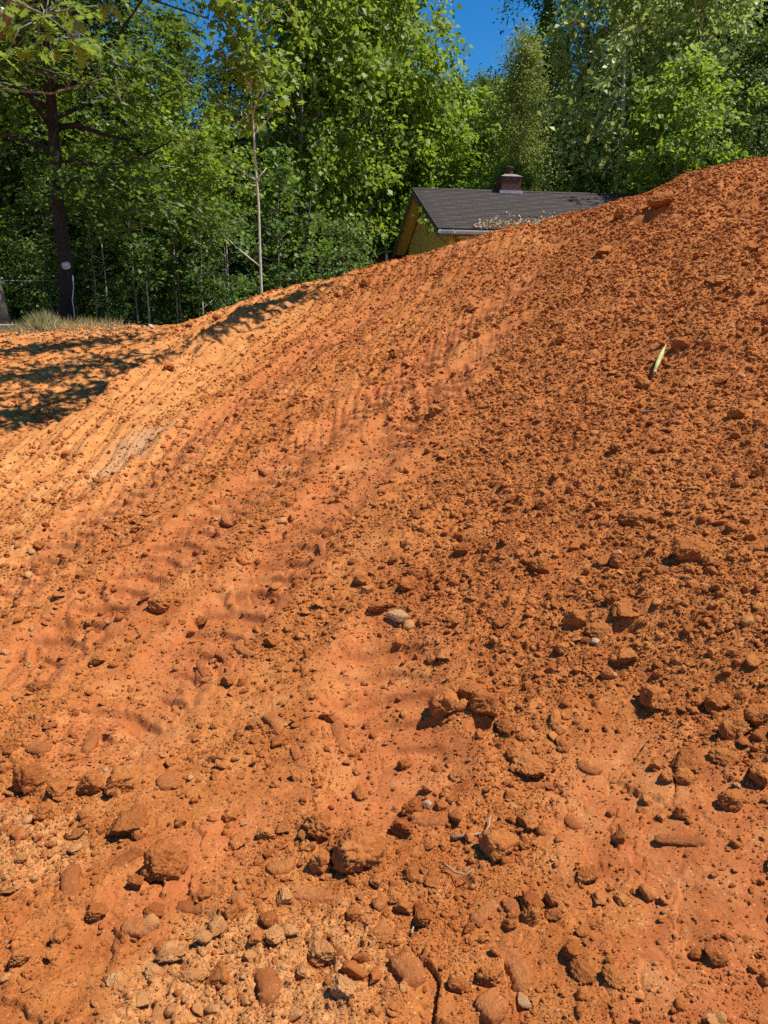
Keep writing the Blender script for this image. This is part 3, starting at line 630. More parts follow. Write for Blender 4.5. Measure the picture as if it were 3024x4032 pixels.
PROF = {'oval': lambda t: math.sin(math.pi * (0.12 + 0.80 * t)) ** 0.7, 'cone': lambda t: (1 - t) ** 0.75 * 0.95 + 0.08, 'wide': lambda t: 1.0 - 0.75 * max(0, t - 0.5) * 1.6 if t < 0.95 else 0.25,
        'column': lambda t: 0.75 + 0.3 * math.sin(3.1 * t) - 0.55 * max(0, t - 0.75) * 3}
def gen_tree(name, seed, H, base, Rad, tr, n_limb, n_cl, n_leaf, leaf, tpl, shape='oval', cl_r=0.5, flat=0.55, lean=(0, 0), rise=(0.15, 0.75), up=0.7, droop=0.0, extra=None, wob=0.012, limb_k=0.42):
    rng = np.random.default_rng(seed); rd = random.Random(seed); wood = MB(); pts = []; nseg = 10
    w = rng.normal(0, H * wob, (nseg + 1, 2)); w[0] = 0; w = np.cumsum(w * 0.5, 0)
    for i in range(nseg + 1):
        t = i / nseg; pts.append(np.array([lean[0] * t * H + w[i, 0], lean[1] * t * H + w[i, 1], t * H * 0.96]))
    rad = [tr * (1.25 if i == 0 else 1.0) * (1 - 0.93 * (i / nseg) ** 0.9) + 0.008 for i in range(nseg + 1)]
    wood.tube(pts, rad, 9)
    def trunk(t):
        f = min(max(t, 0), 0.999) * nseg; i = int(f); return pts[i] + (pts[i + 1] - pts[i]) * (f - i)
    cl = []
    for i in range(n_limb):
        t = (i + rd.random()) / n_limb; tt = base / H + (1 - base / H) * t; Rp = Rad * PROF[shape](t) * rd.uniform(0.7, 1.12); az = i * 2.39996 + rd.uniform(-0.5, 0.5)
        p0 = trunk(tt * 0.97); ri = rd.uniform(*rise) * Rp; dx, dy = math.cos(az), math.sin(az)
        L = [p0 + np.array([dx * Rp * s, dy * Rp * s, ri * s ** 0.8 - droop * Rp * s * s]) + (rng.normal(0, 0.05 * Rp, 3) if s > 0 else 0) for s in (0, 0.3, 0.6, 0.85, 1.0)]
        r0 = max(0.008, tr * limb_k * (1 - tt) + 0.008) ; wood.tube(L, [r0, r0 * 0.75, r0 * 0.5, r0 * 0.32, 0.004], 5, False)
        for k in range(n_cl):
            s = 0.28 + 0.74 * (k + rd.random()) / n_cl; f = min(s, 0.999) * 4; j = int(min(f, 3)); q = L[j] + (L[j + 1] - L[j]) * (f - j)
            c = q + rng.normal(0, 1, 3) * np.array([1, 1, 0.7]) * (0.16 * Rp + 0.12); cl.append((c, q))
            wood.tube([q, (q + c) / 2 + rng.normal(0, 0.03, 3), c], [0.010, 0.007, 0.003], 3, False)
    for k in range(int(n_cl * 1.5)):
        c = pts[-1] + rng.normal(0, 1, 3) * np.array([0.3, 0.3, 0.35]) * Rad * 0.3; cl.append((c, pts[-1]))
    if extra: extra(wood, cl, rng, pts)
    C0 = np.array([c for c, q in cl]); n = len(C0); per = np.maximum(3, rng.normal(n_leaf, n_leaf * 0.35, n).astype(int)); idx = np.repeat(np.arange(n), per); m = len(idx)
    cr = cl_r * rng.uniform(0.6, 1.3, n); off = rng.normal(0, 0.55, (m, 3)) * np.array([1, 1, flat]) * cr[idx, None]; C = C0[idx] + off
    ax = np.array([lean[0] * H * 0.5, lean[1] * H * 0.5, 0]); out = (C - ax) * np.array([1, 1, 0]); out /= (np.linalg.norm(out, axis=1, keepdims=True) + 1e-6)
    N = np.array([0, 0, up]) + 0.35 * out + rng.normal(0, 0.48, (m, 3)); T = off + 0.6 * out + rng.normal(0, 0.5, (m, 3)) - np.array([0, 0, 0.35])
    S = leaf * rng.uniform(0.6, 1.25, m)
    return wood.mesh(name + '_trunk', True), leaf_mesh(name + '_crown', C, N, T, S, tpl)

TREES = {}
def variant(key, leafmat, barkmat, **kw):
    w, c = gen_tree(key, **kw); w.materials.append(M[barkmat]); c.materials.append(M[leafmat]); TREES[key] = (w, c, kw['H'])
def oak_extra(wood, cl, rng, pts):
    # long bare limb to the right with a spray of dead twigs, and a low leafy bough
    a = np.array([0.12, 0, 4.05]); L = [a, a + [0.5, -0.1, 0.02], a + [1.0, -0.25, -0.16], a + [1.6, -0.4, -0.32]]; wood.tube(L, [0.07, 0.055, 0.042, 0.02], 6)
    for k in range(7):
        q = L[3] - np.array([0.25 * (k % 3), 0, 0]); d = np.array([rng.uniform(0.3, 0.9), rng.uniform(-0.4, 0.1), rng.uniform(-0.25, 0.3)]); wood.tube([q, q + d * 0.5 + rng.normal(0, 0.04, 3), q + d], [0.012, 0.008, 0.003], 4)
    b = np.array([0.1, -0.1, 2.9]); L = [b, b + [0.6, -0.6, 0.1], b + [1.3, -1.1, -0.1], b + [2.1, -1.5, -0.35], b + [2.9, -1.7, -0.6]]; wood.tube(L, [0.05, 0.04, 0.03, 0.02, 0.008], 5)
    for k in range(34):
        s = rng.uniform(0.15, 1.0) * 4; j = int(min(s, 3)); q = L[j] + (np.array(L[j + 1]) - L[j]) * (s - j); c = q + rng.normal(0, 1, 3) * [0.35, 0.35, 0.22] + [0, 0, -0.1]; cl.append((c, q)); wood.tube([q, c], [0.008, 0.003], 3, False)
variant('oak', 'oak', 'bark', seed=11, H=14.0, base=3.6, Rad=3.25, tr=0.15, n_limb=40, n_cl=11, n_leaf=30, leaf=0.17, tpl=OAK_LOW, shape='wide', cl_r=0.42, flat=0.45, rise=(-0.05, 0.4), up=0.9, extra=oak_extra)
EDGE_AT = np.array([XU(-18, 14.6), 14.6, 0.0]); EDGE_AT[2] = float(base_h(EDGE_AT[0], EDGE_AT[1])) - 0.06
def edge_extra(wood, cl, rng, pts):
    # long high boughs over the terrace (above the picture): they lay the bands of shade seen on the left ground
    sd = np.array(SDIR)
    for line, per, spread in (([(-40, 1640), (200, 1570), (420, 1505), (640, 1440), (800, 1370)], 6, 0.16), ([(-60, 1500), (160, 1480), (330, 1440), (480, 1420)], 5, 0.14), ([(-80, 1700), (60, 1660), (160, 1620)], 3, 0.12),
                              ([(640, 1440), (860, 1332), (1000, 1245), (1200, 1148)], 5, 0.08), ([(-60, 1390), (150, 1375), (330, 1350), (560, 1330)], 5, 0.12)):
        L = []
        for u, v in line:
            p, t = hit(u, v); k = 2.0
            while (p + sd * k)[2] < CAM_Z + 0.42 * (p + sd * k)[1] + 0.9: k += 0.1
            L.append(p + sd * k - EDGE_AT)
        for a, b in zip(L[:-1], L[1:]):
            rl = 0.10 if line[-1][0] > 1100 else 0.05; wood.tube([a, (a + b) / 2 + rng.normal(0, 0.06, 3), b], [rl, rl, rl], 6)
            for q in range(per):
                s_ = rng.random(); c0 = a + (b - a) * s_; c = c0 + rng.normal(0, 1, 3) * spread; cl.append((c, c0)); wood.tube([c0, c], [0.008, 0.003], 3, False)
        z0 = min(11.0, L[0][2] + 0.5); base_ = np.array([-0.12 * (z0 - 1.0), 0, z0 - 1.0]); e = L[0]; wood.tube([base_, (base_ + e) / 2 + np.array([0, 0, 0.5]), e], [0.06, 0.045, 0.022], 6)
variant('edge', 'oak', 'barkgrey', extra=edge_extra, seed=12, lean=(-0.12, 0), H=13.0, base=4.4, Rad=3.2, tr=0.22, limb_k=0.2, n_limb=30, n_cl=10, n_leaf=34, leaf=0.16, tpl=OAK_LOW, shape='wide', cl_r=0.45, flat=0.45, rise=(-0.1, 0.4), up=0.9)
def sap_extra(wood, cl, rng, pts):
    for z, d in ((3.05, (-0.62, 0, 0.42)), (3.05, (0.22, 0, 0.22)), (1.45, (-0.72, -0.1, 0.62)), (2.95, (-0.15, 0, 0.05)), (4.3, (0.3, 0, 0.4)), (4.6, (-0.28, 0, 0.6))):
        p = np.array([pts[0][0] + (pts[-1][0]) * z / 9.0, 0, z]); d = np.array(d); wood.tube([p, p + d * 0.5 + [0, 0, -0.02], p + d], [0.018, 0.013, 0.006], 5)
variant('sapling', 'poplar', 'barkpale', seed=13, H=9.0, base=4.1, Rad=0.80, tr=0.021, n_limb=26, n_cl=5, n_leaf=18, leaf=0.15, tpl=MAPLE, shape='column', cl_r=0.30, flat=0.8, lean=(-0.03, 0), rise=(0.5, 1.1), up=0.5, extra=sap_extra, wob=0.004)
variant('poplar', 'poplar', 'barkgrey', seed=14, H=14.5, base=2.8, Rad=2.3, tr=0.10, n_limb=44, n_cl=7, n_leaf=36, leaf=0.235, tpl=DIAMOND, shape='oval', cl_r=0.46, flat=0.8, rise=(0.3, 0.9), up=0.45)
variant('poplar_pale', 'poplar_pale', 'barkpale', seed=15, H=14.0, base=2.4, Rad=2.7, tr=0.11, n_limb=44, n_cl=7, n_leaf=34, leaf=0.245, tpl=DIAMOND, shape='oval', cl_r=0.52, flat=0.8, rise=(0.2, 0.8), up=0.45)
variant('maple', 'maple', 'barkgrey', seed=16, H=10.0, base=0.9, Rad=2.3, tr=0.08, n_limb=40, n_cl=7, n_leaf=36, leaf=0.21, tpl=DIAMOND, shape='oval', cl_r=0.42, flat=0.6, rise=(0.1, 0.6), up=0.7)
variant('olive', 'olive', 'barkgrey', seed=17, H=11.0, base=1.2, Rad=1.9, tr=0.10, n_limb=52, n_cl=8, n_leaf=70, leaf=0.085, tpl=DIAMOND, shape='cone', cl_r=0.45, flat=1.2, rise=(0.2, 0.8), up=0.3, droop=0.35)
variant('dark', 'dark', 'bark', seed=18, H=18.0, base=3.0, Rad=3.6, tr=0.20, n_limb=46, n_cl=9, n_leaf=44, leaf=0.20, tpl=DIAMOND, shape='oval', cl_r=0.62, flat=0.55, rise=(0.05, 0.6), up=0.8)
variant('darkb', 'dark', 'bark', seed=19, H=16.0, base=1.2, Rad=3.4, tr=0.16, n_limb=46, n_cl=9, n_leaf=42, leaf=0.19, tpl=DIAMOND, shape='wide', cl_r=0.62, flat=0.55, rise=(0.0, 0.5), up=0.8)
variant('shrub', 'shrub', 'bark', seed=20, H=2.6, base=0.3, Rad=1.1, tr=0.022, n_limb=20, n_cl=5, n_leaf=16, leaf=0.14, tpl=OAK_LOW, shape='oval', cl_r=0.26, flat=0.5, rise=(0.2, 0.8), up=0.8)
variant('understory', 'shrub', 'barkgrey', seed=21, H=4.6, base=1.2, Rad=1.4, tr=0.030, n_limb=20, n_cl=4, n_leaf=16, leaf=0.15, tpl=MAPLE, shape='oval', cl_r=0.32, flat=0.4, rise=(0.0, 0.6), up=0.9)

def tree(key, name, label, u, y, h=None, rz=0.0, wide=1.0, group=None, cat='tree', x=None, z=None):
    w, c, H0 = TREES[key]; xx = XU(u, y) if x is None else x
    zz = float(base_h(xx, y)) - 0.06 if z is None else z
    s = (h / H0) if h else 1.0
    o = empty(name, (xx, y, zz), rz); o.scale = (wide * s if s < 1 else wide, wide * s if s < 1 else wide, s); tag(o, label, cat, group)
    t = obj('trunk', w, None, o); k = obj('crown', c, None, o); return o

oak = tree('oak', 'oak_tree', 'dark trunked oak at left with a small white cap on its trunk', 265, 17.0)
edge = tree('edge', 'grey_barked_tree', 'thick grey barked tree cut off by the left edge of the photo', -18, 14.6)
tree('sapling', 'sapling', 'slender pale stemmed sapling standing alone just behind the crest of the mound', 1036, 16.0)
g = 'young poplars in the centre behind the mound'
for i, (u, y, h, rz, wd, nm) in enumerate(((1190, 25.0, 13.0, 0.3, 0.8, 'leftmost of the young poplars behind the crest, leaning by the sapling'), (1290, 26.5, 14.5, 1.7, 0.95, 'slim tall poplar second from the sapling, behind the mound'),
                                    (1440, 28.0, 15.0, 2.9, 0.95, 'bright leafy poplar in the middle of the poplar clump'), (1580, 29.5, 14.8, 4.0, 0.85, 'poplar left of the blue sky gap, above the house gable'))):
    tree('poplar', 'poplar_tree', nm, u, y, h, rz, wd, g)
tree('maple', 'maple_tree', 'bright green bushy tree directly behind the left end of the roof', 1700, 29.5, 8.4, 0.4, 1.0)
tree('maple', 'maple_tree', 'rounded green tree under the blue sky gap left of the chimney', 1830, 33.0, 9.8, 2.4, 0.9)
tree('maple', 'maple_tree', 'low bushy green tree left of the house gable', 1330, 31.0, 7.0, 1.3, 1.0)
tree('maple', 'maple_tree', 'low leafy tree just behind the brick chimney', 1990, 28.5, 6.2, 3.3, 0.95)
tree('maple', 'maple_tree', 'low leafy tree behind the right half of the roof', 2290, 28.5, 5.8, 5.1, 1.0)
tree('olive', 'olive_green_tree', 'feathery olive green tree with a pointed top behind the chimney', 2060, 31.0, 11.2, 0.5, 1.1)
tree('olive', 'olive_green_tree', 'shorter feathery olive green tree left of the pointed one', 1920, 34.0, 10.0, 2.5, 1.0)
tree('maple', 'maple_tree', 'tall narrow green tree whose tip shows above the olive tree', 2110, 37.0, 14.3, 0.9, 0.55)
tree('poplar_pale', 'pale_leaved_poplar', 'large pale leaved poplar right of the olive tree', 2420, 27.0, 13.5, 0.6, 0.95)
tree('poplar_pale', 'pale_leaved_poplar', 'pale leaved poplar at right merging into the dark wood', 2660, 28.0, 12.6, 3.0, 0.9)
tree('maple', 'maple_tree', 'bushy green tree low in the gap above the right crest', 2610, 24.6, 8.2, 4.4, 1.0)
tree('dark', 'tall_dark_tree', 'tall dark tree rising behind the sapling and poplars', 1310, 37.0, 19.5, 0.2, 0.7)
tree('dark', 'tall_dark_tree', 'tall dark tree between the olive tree and the pale poplar', 2290, 35.0, 19.0, 1.5, 0.72)
for u, y, h, rz, lb in ((2920, 37.5, 18, 0.3, 'dark tree above the highest visible crest of the mound'), (3120, 35.0, 18, 2.2, 'dark tree at the right edge of the photo'), (2740, 37, 20, 4.1, 'dark tree behind the right pale poplar'), (2900, 25.5, 9.5, 1.2, 'dark tree right of the house whose shade falls on the roof')):
    tree('darkb', 'shaded_tree', lb, u, y, h, rz, 1.0)
# the wood behind: rows of trees
rw = random.Random(21); nbg = 0
def vlimit(u):                                          # how high (in photo rows) the far wood may reach
    if 600 < u < 1110: return 520
    if 1640 < u < 2160: return 260
    return -250
for row, y in enumerate((36.0, 41.0, 46.0, 52.0, 58.0)):
    u = -500 + rw.uniform(0, 120); st = 3028 * 3.7 / y
    while u < (3560 if y > 44 else 3150):
        uu = u + rw.uniform(-0.2, 0.2) * st; yy = y + rw.uniform(-1.5, 1.5)
        house_block = yy < 29
        lim = min(vlimit(uu - 240), vlimit(uu), vlimit(uu + 240)) if False else max(vlimit(uu - 230 * 33 / y), vlimit(uu), vlimit(uu + 230 * 33 / y))
        h = P(uu, lim, yy)[2] - 1.0; h = min(h, 19.5) * rw.uniform(0.9, 1.0)
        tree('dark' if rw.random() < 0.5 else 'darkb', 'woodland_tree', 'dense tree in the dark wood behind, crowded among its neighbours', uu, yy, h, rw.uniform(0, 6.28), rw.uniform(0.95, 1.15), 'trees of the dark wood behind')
        u += st; nbg += 1
rng = np.random.default_rng(44); n = 70000; gy = rng.uniform(23.5, 60, n); gx = rng.uniform(-0.62, 0.62, n) * gy; hh = (1.2 + 2.6 * (0.5 + gnoise(gx * 0.4, gy * 0.4, 3))) * (0.6 + 0.012 * gy); keep = ~((gx > -1) & (gx < 14) & (gy < 29.5)); gx, gy, hh = gx[keep], gy[keep], hh[keep]; n = len(gx)
C = np.column_stack([gx, gy, base_h(gx, gy) + hh * rng.random(n) ** 0.8])
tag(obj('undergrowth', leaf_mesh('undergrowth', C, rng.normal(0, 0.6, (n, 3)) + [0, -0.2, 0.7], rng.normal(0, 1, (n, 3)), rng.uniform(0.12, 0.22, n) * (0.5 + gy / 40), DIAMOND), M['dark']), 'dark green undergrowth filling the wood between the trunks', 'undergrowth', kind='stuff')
# trees beside the left terrace
for u, y, h, rz, k, lb in ((520, 23.5, 12.0, 1.0, 'darkb', 'dark tree in the wood right of the oak trunk'), (60, 24.0, 15.0, 2.0, 'darkb', 'dark tree in the wood left of the oak trunk'), (760, 29.0, 10.5, 3.0, 'darkb', 'dark tree in the wood below the left sky gap'),
                         (940, 28.0, 9.0, 0.5, 'dark', 'dark tree in the wood just left of the sapling'), (330, 23.0, 10.0, 4.0, 'darkb', 'leafy dark tree close behind the oak'), (-250, 20.0, 14, 5.0, 'darkb', 'dark tree of the wood beyond the left edge')):
    tree(k, 'woodside_tree', lb, u, y, h, rz, 1.0)
# undergrowth
ORD = ('first', 'second', 'third', 'fourth', 'fifth', 'sixth', 'seventh', 'eighth', 'ninth', 'tenth', 'eleventh', 'twelfth', 'thirteenth', 'fourteenth', 'fifteenth', 'sixteenth', 'seventeenth')
ru = random.Random(5)
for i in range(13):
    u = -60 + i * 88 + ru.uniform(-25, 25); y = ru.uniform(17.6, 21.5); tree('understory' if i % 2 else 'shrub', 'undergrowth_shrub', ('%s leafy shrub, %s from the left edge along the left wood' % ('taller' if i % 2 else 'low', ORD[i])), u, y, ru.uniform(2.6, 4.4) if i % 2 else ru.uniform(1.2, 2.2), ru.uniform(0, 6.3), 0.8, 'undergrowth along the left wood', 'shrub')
for i, (u, y, h) in enumerate(((430, 21.5, 5.5), (590, 20.5, 6.0), (700, 22.5, 6.4), (800, 20.0, 5.0), (905, 21.5, 5.8))):
    tree('sapling', 'thin_sapling', 'thin pale stemmed sapling in the left wood, %s from the oak' % ORD[i], u, y, h, i * 1.3, 1.3, 'thin saplings in the left wood')
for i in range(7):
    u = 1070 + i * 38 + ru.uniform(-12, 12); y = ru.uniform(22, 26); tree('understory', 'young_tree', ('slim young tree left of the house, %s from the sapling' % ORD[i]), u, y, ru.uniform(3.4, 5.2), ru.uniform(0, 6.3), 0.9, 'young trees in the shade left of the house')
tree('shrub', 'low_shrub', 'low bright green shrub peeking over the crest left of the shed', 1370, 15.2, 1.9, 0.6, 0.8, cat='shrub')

# ------------------------------------------------------------------ clods, lugs and crumbs on the clay
def clod_mesh(name, seed, sub, kind='round', rough=0.23):
    rng = np.random.default_rng(seed); bm = bmesh.new(); bmesh.ops.create_icosphere(bm, subdivisions=sub, radius=1.0)
    V = np.array([v.co[:] for v in bm.verts]); n = V / np.linalg.norm(V, axis=1, keepdims=True)
    d = np.ones(len(V))
    for k in range({'round': 9, 'block': 10, 'slab': 8}[kind]):      # broken faces
        a = rng.normal(0, 1, 3); a /= np.linalg.norm(a); lim = rng.uniform(0.55, 0.9) if kind == 'round' else rng.uniform(0.5, 0.75)
        dot = n @ a; d = np.where(dot > 1e-3, np.minimum(d, lim / np.maximum(dot, 1e-3)), d)
    def n3(p, f, s): return (gnoise(p[:, 0] * f + s, p[:, 1] * f + p[:, 2] * 1.7 * f, seed + 3) + gnoise(p[:, 1] * f - s, p[:, 2] * f + p[:, 0] * 1.3 * f, seed + 7)) * 0.7
    d = d * (1 + rough * 1.1 * n3(n, 1.4, 3.1) + rough * 0.9 * n3(n, 3.6, 9.2) + rough * 0.7 * n3(n, 9.0, 1.7) + (rough * 0.5 * n3(n, 19.0, 5.0) if sub > 3 else 0))
    V = n * d[:, None] * np.array({'round': (1, 0.9, 0.78), 'block': (1, 0.72, 0.6), 'slab': (1, 0.75, 0.32)}[kind])
    for v, c in zip(bm.verts, V): v.co = c
    me = bpy.data.meshes.new(name); bm.to_mesh(me); bm.free(); smooth(me, sub > 2); return me
CL = {k: [clod_mesh('clod', 100 + 10 * j + i, 5, k) for i in range(5 if k == 'round' else 4)] for j, k in enumerate(('round', 'slab', 'block'))}
CLP = {k: [m_.copy() for m_ in v] for k, v in CL.items()}
for v in CL.values():
    for m_ in v: m_.materials.append(M['clod'])
for v in CLP.values():
    for m_ in v: m_.materials.append(M['pale_clod'])
def prep_px(uv): prep([hit(u, v)[0][:2] for u, v in uv])
def normal_at(x, y):
    e = 0.15; zx = base_h([x - e, x + e], [y, y]); zy = base_h([x, x], [y - e, y + e])
    return Vector((-(zx[1] - zx[0]) / (2 * e), -(zy[1] - zy[0]) / (2 * e), 1)).normalized()
def put(o, u, v, sink, rz, tilt=(0, 0)):
    p, t = hit(u, v); z = ground_z(p[0], p[1]); n = normal_at(p[0], p[1])
    q = n.to_track_quat('Z', 'Y') @ Matrix.Rotation(rz, 3, 'Z').to_quaternion() @ Matrix.Rotation(tilt[0], 3, 'X').to_quaternion() @ Matrix.Rotation(tilt[1], 3, 'Y').to_quaternion()
    o.rotation_mode = 'QUATERNION'; o.rotation_quaternion = q
    # nudge along the slope so that the clod's middle, not its foot, lies on the pixel
    o.location = Vector((float(p[0]), float(p[1]), float(z))) + n * sink; return t
# (u, v, width px, kind, pale) of the clods one can pick out in the photograph
H_MID = [(1762, 2789, 132, 'r', 'leftmost of the three big clods lying together on the slope'), (1855, 2745, 112, 'b', 'middle one of the three big clods lying together'), (1922, 2815, 118, 'r', 'rightmost of the three big clods lying together, overhanging its shadow'),
         (1994, 2885, 92, 's', 0), (1723, 2845, 42, 'r', 0), (1490, 2398, 86, 'b', 'flat sided clay block beside the pale stone slab'), (1424, 2285, 74, 'r', 0), (1451, 2330, 60, 'r', 0), (1822, 2179, 74, 'b', 0), (1616, 2318, 82, 'r', 0), (1968, 2451, 78, 's', 0), (1590, 3014, 48, 'r', 0), (1749, 2577, 92, 's', 0),
         (1557, 1405, 46, 'r', 0), (1862, 1225, 56, 'r', 0), (1736, 1566, 64, 's', 'dark flat rock on the upper slope beside the wheel prints'), (1716, 1628, 60, 'r', 0), (1749, 1892, 74, 's', 0), (1444, 1122, 46, 'r', 0), (1331, 1162, 28, 'r', 0), (1640, 2050, 55, 'r', 0), (1500, 1960, 50, 's', 0)]
H_RIGHT = [(2580, 2749, 112, 'r', 0), (2832, 2743, 98, 'r', 0), (2899, 2869, 92, 'r', 0), (2852, 2981, 104, 's', 0), (2706, 2988, 130, 's', 'wide ragged clod resting on two round ones at right'), (2706, 3061, 74, 'r', 0), (2627, 3061, 58, 'r', 0), (2991, 2840, 90, 'r', 0), (2995, 3065, 120, 'b', 'dark clod cut off by the right edge below the rubble'),
           (2269, 2438, 94, 'r', 0), (2461, 2424, 124, 's', 'broad overhanging clod above the dark hollow in the rubble'), (2355, 2477, 94, 's', 0), (2216, 2557, 64, 'r', 0), (2726, 2199, 124, 'r', 'largest round clod high in the right rubble'), (2501, 2046, 140, 's', 0), (2130, 2232, 74, 'r', 0), (2434, 2212, 60, 'r', 0), (2090, 3021, 150, 's', 'long ragged clod at the foot of the rubble, above smooth clay'), (2017, 2988, 54, 'r', 0), (2468, 2577, 112, 's', 0),
           (2673, 1363, 76, 'b', 'square edged clod just above the yellow green husk'), (2524, 1276, 58, 's', 0), (2537, 1517, 54, 'r', 0), (2839, 1505, 58, 's', 0), (3000, 1838, 70, 'r', 0), (2494, 1857, 50, 'r', 0), (2426, 1776, 54, 'r', 0), (2191, 1295, 70, 's', 0), (2204, 1363, 52, 'r', 0), (2383, 999, 74, 's', 0), (2833, 1104, 92, 's', 0), (2370, 2005, 54, 'r', 0), (2130, 1992, 54, 'r', 0),
           (2611, 800, 98, 'b', 'big broken chunk near the right crest, above the roof end'), (2530, 822, 60, 's', 0), (2450, 845, 55, 'r', 0), (2760, 1210, 50, 's', 0), (2960, 1000, 60, 's', 0), (2900, 1650, 60, 'r', 0), (2650, 1680, 60, 's', 0)]
H_LEFT = [(488, 1366, 24, 'r', 0), (669, 1529, 44, 'r', 0), (181, 1634, 84, 's', 0), (257, 1782, 36, 'r', 0), (857, 1247, 34, 'r', 0), (745, 1287, 26, 'r', 0), (126, 3115, 112, 'r', 'dark hollowed clod at the lower left edge of the ground'), (235, 3118, 72, 'r', 0), (471, 3102, 112, 'r', 0), (365, 3108, 94, 'r', 0), (172, 3214, 84, 'r', 'dark red crumbly clod above the gravel at lower left'), (510, 3261, 186, 's', 'wide flat topped slab of clay at lower left'),
          (152, 2730, 92, 's', 0), (385, 2618, 54, 'r', 0), (630, 2392, 84, 'r', 0), (789, 2419, 66, 's', 0), (895, 2704, 64, 'b', 0), (642, 3442, 164, 'r', 'largest rounded clod standing on smooth clay at lower left'), (542, 3515, 66, 'b', 0), (615, 3614, 78, 'b', 'square cut block below the largest rounded clod'), (1040, 3289, 78, 'b', 0), (1112, 3262, 82, 's', 0), (1266, 3270, 112, 'r', 0), (1419, 3112, 62, 'r', 0), (931, 3325, 82, 's', 0),
          (380, 3632, 94, 'b', 'square edged clay block with a broken top at lower left'), (235, 3722, 84, 'b', 0), (81, 3822, 84, 'b', 'wedge shaped clay block at the bottom left edge'), (298, 3280, 72, 's', 0)]
H_FRONT = [(687, 3790, 104, 's', 'P'), (470, 3912, 84, 's', 'P'), (615, 3867, 70, 's', 'P'), (759, 3894, 94, 's', 'P'), (859, 3695, 104, 's', 'P'), (1076, 3732, 94, 'b', 'P'), (1256, 3759, 132, 's', 'P'), (1356, 3967, 84, 'r', 'P'), (1121, 3560, 64, 'r', 'P'), (940, 3569, 68, 'r', 'P'), (90, 3406, 54, 'b', 'P'), (1190, 3860, 60, 'b', 'P'), (560, 3990, 70, 's', 'P'), (980, 3800, 64, 'b', 'P')]
H_FRONT2 = [(1419, 3370, 184, 'r', 'broad lumpy clod left of the pale curved root'), (1266, 3415, 84, 'r', 0), (1619, 3185, 84, 'r', 'round clod above the long curved clay lug'), (1573, 3295, 94, 'b', 0), (1959, 3350, 132, 'r', 'smooth domed clod right of the pale curved root'), (2097, 3552, 84, 'r', 0), (2189, 3543, 78, 'r', 0), (2097, 3612, 78, 'r', 0), (2010, 3644, 64, 'b', 0), (2180, 3598, 66, 's', 0), (2083, 3240, 76, 'r', 0), (2317, 3442, 88, 'b', 'notched clay block alone on the smooth clay'), (2685, 3194, 58, 'r', 0), (2878, 3148, 84, 'r', 0),
            (2253, 3763, 96, 'b', 'brick shaped clay block with a dark face at lower right'), (2295, 3832, 92, 's', 0), (1803, 3910, 64, 'r', 0), (1922, 3864, 84, 'r', 0), (1665, 3644, 86, 'b', 0), (1583, 3580, 70, 'b', 0), (1555, 3543, 54, 'r', 0), (2419, 3874, 84, 's', 0), (2455, 3534, 62, 's', 0), (1480, 3480, 70, 'b', 0), (1700, 3480, 80, 's', 0), (1500, 3700, 90, 's', 0), (1390, 3620, 80, 'b', 0), (1740, 3180, 50, 'r', 0)]
LANDMARKS = [('the yellow green husk', 2595, 1420), ('the trio of big clods', 1850, 2800), ('the brown stone slab', 1575, 2424), ('the pale curved root', 1860, 3292), ('the pale round flat stone', 2020, 3182), ('the lower left gravel', 170, 3350), ('the bottom left gravel', 900, 3860),
             ('the big crest chunk', 2611, 800), ('the largest lower left clod', 642, 3442), ('the brick shaped block', 2253, 3763), ('the dark flat rock', 1736, 1566), ('the flat topped slab', 510, 3261), ('the largest rubble clod', 2726, 2199), ('the notched clay block', 2317, 3442), ('the white wood chip', 940, 1515),
             ('the white wood splinter', 1270, 1310), ('the pale left chip', 246, 2343), ('the thin pale chip', 1379, 2152), ('the grey streak at left', 500, 1800), ('the bottom right flat stone', 2062, 3942), ('the sapling foot', 1036, 1165), ('the chimney', 2004, 720), ('the oak foot', 265, 1280)]
def which(items):
    # one label each: what it is, and where it lies from the nearest thing one can find
    out = {}; byl = {}
    for i, (u, v, what) in enumerate(items):
        k = min(LANDMARKS, key=lambda l: (l[1] - u) ** 2 + (l[2] - v) ** 2); dx, dy = u - k[1], v - k[2]; ver = 'below' if dy > 0 else 'above'; hor = 'right of' if dx > 0 else 'left of'
        d = ver if abs(dy) > 2 * abs(dx) else hor if abs(dx) > 2 * abs(dy) else ver + ' and ' + hor
        byl.setdefault('%s %s %s' % (what, d, k[0]), []).append((math.hypot(dx, dy), i))
    for lb, l in byl.items():
        l.sort()
        for r_, (dist, i) in enumerate(l): out[i] = lb + ('' if len(l) == 1 else ', ' + ('nearest to it', 'second nearest', 'third nearest', 'fourth nearest', 'fifth nearest', 'sixth nearest', 'seventh nearest', 'eighth nearest')[min(r_, 7)])
    return [out[i] for i in range(len(items))]
rc = random.Random(77); KN = {'r': 'round', 'b': 'block', 's': 'slab'}
def hero(lst, label, group, name='clay_clod'):
    for u, v, w, k, x in lst:
        label = NAMES[(u, v)]
        src = (CLP if x == 'P' else CL)[KN[k]]; o = obj(name, src[rc.randrange(len(src))])
        rad = 0.0; p, t = hit(u, v); rad = w / FPX * t * 0.5 * 1.08
        o.scale = (rad, rad * rc.uniform(0.9, 1.05), rad * rc.uniform(0.9, 1.1))
        put(o, u, v, rad * {'r': 0.34, 'b': 0.30, 's': 0.16}[k], rc.uniform(0, 6.28) if k == 'r' else rc.uniform(-0.6, 0.6), (rc.uniform(-0.25, 0.25), rc.uniform(-0.25, 0.25)))
        tag(o, x if isinstance(x, str) and x != 'P' else label, 'clod', group)
_all = H_MID + H_RIGHT + H_LEFT + H_FRONT + H_FRONT2
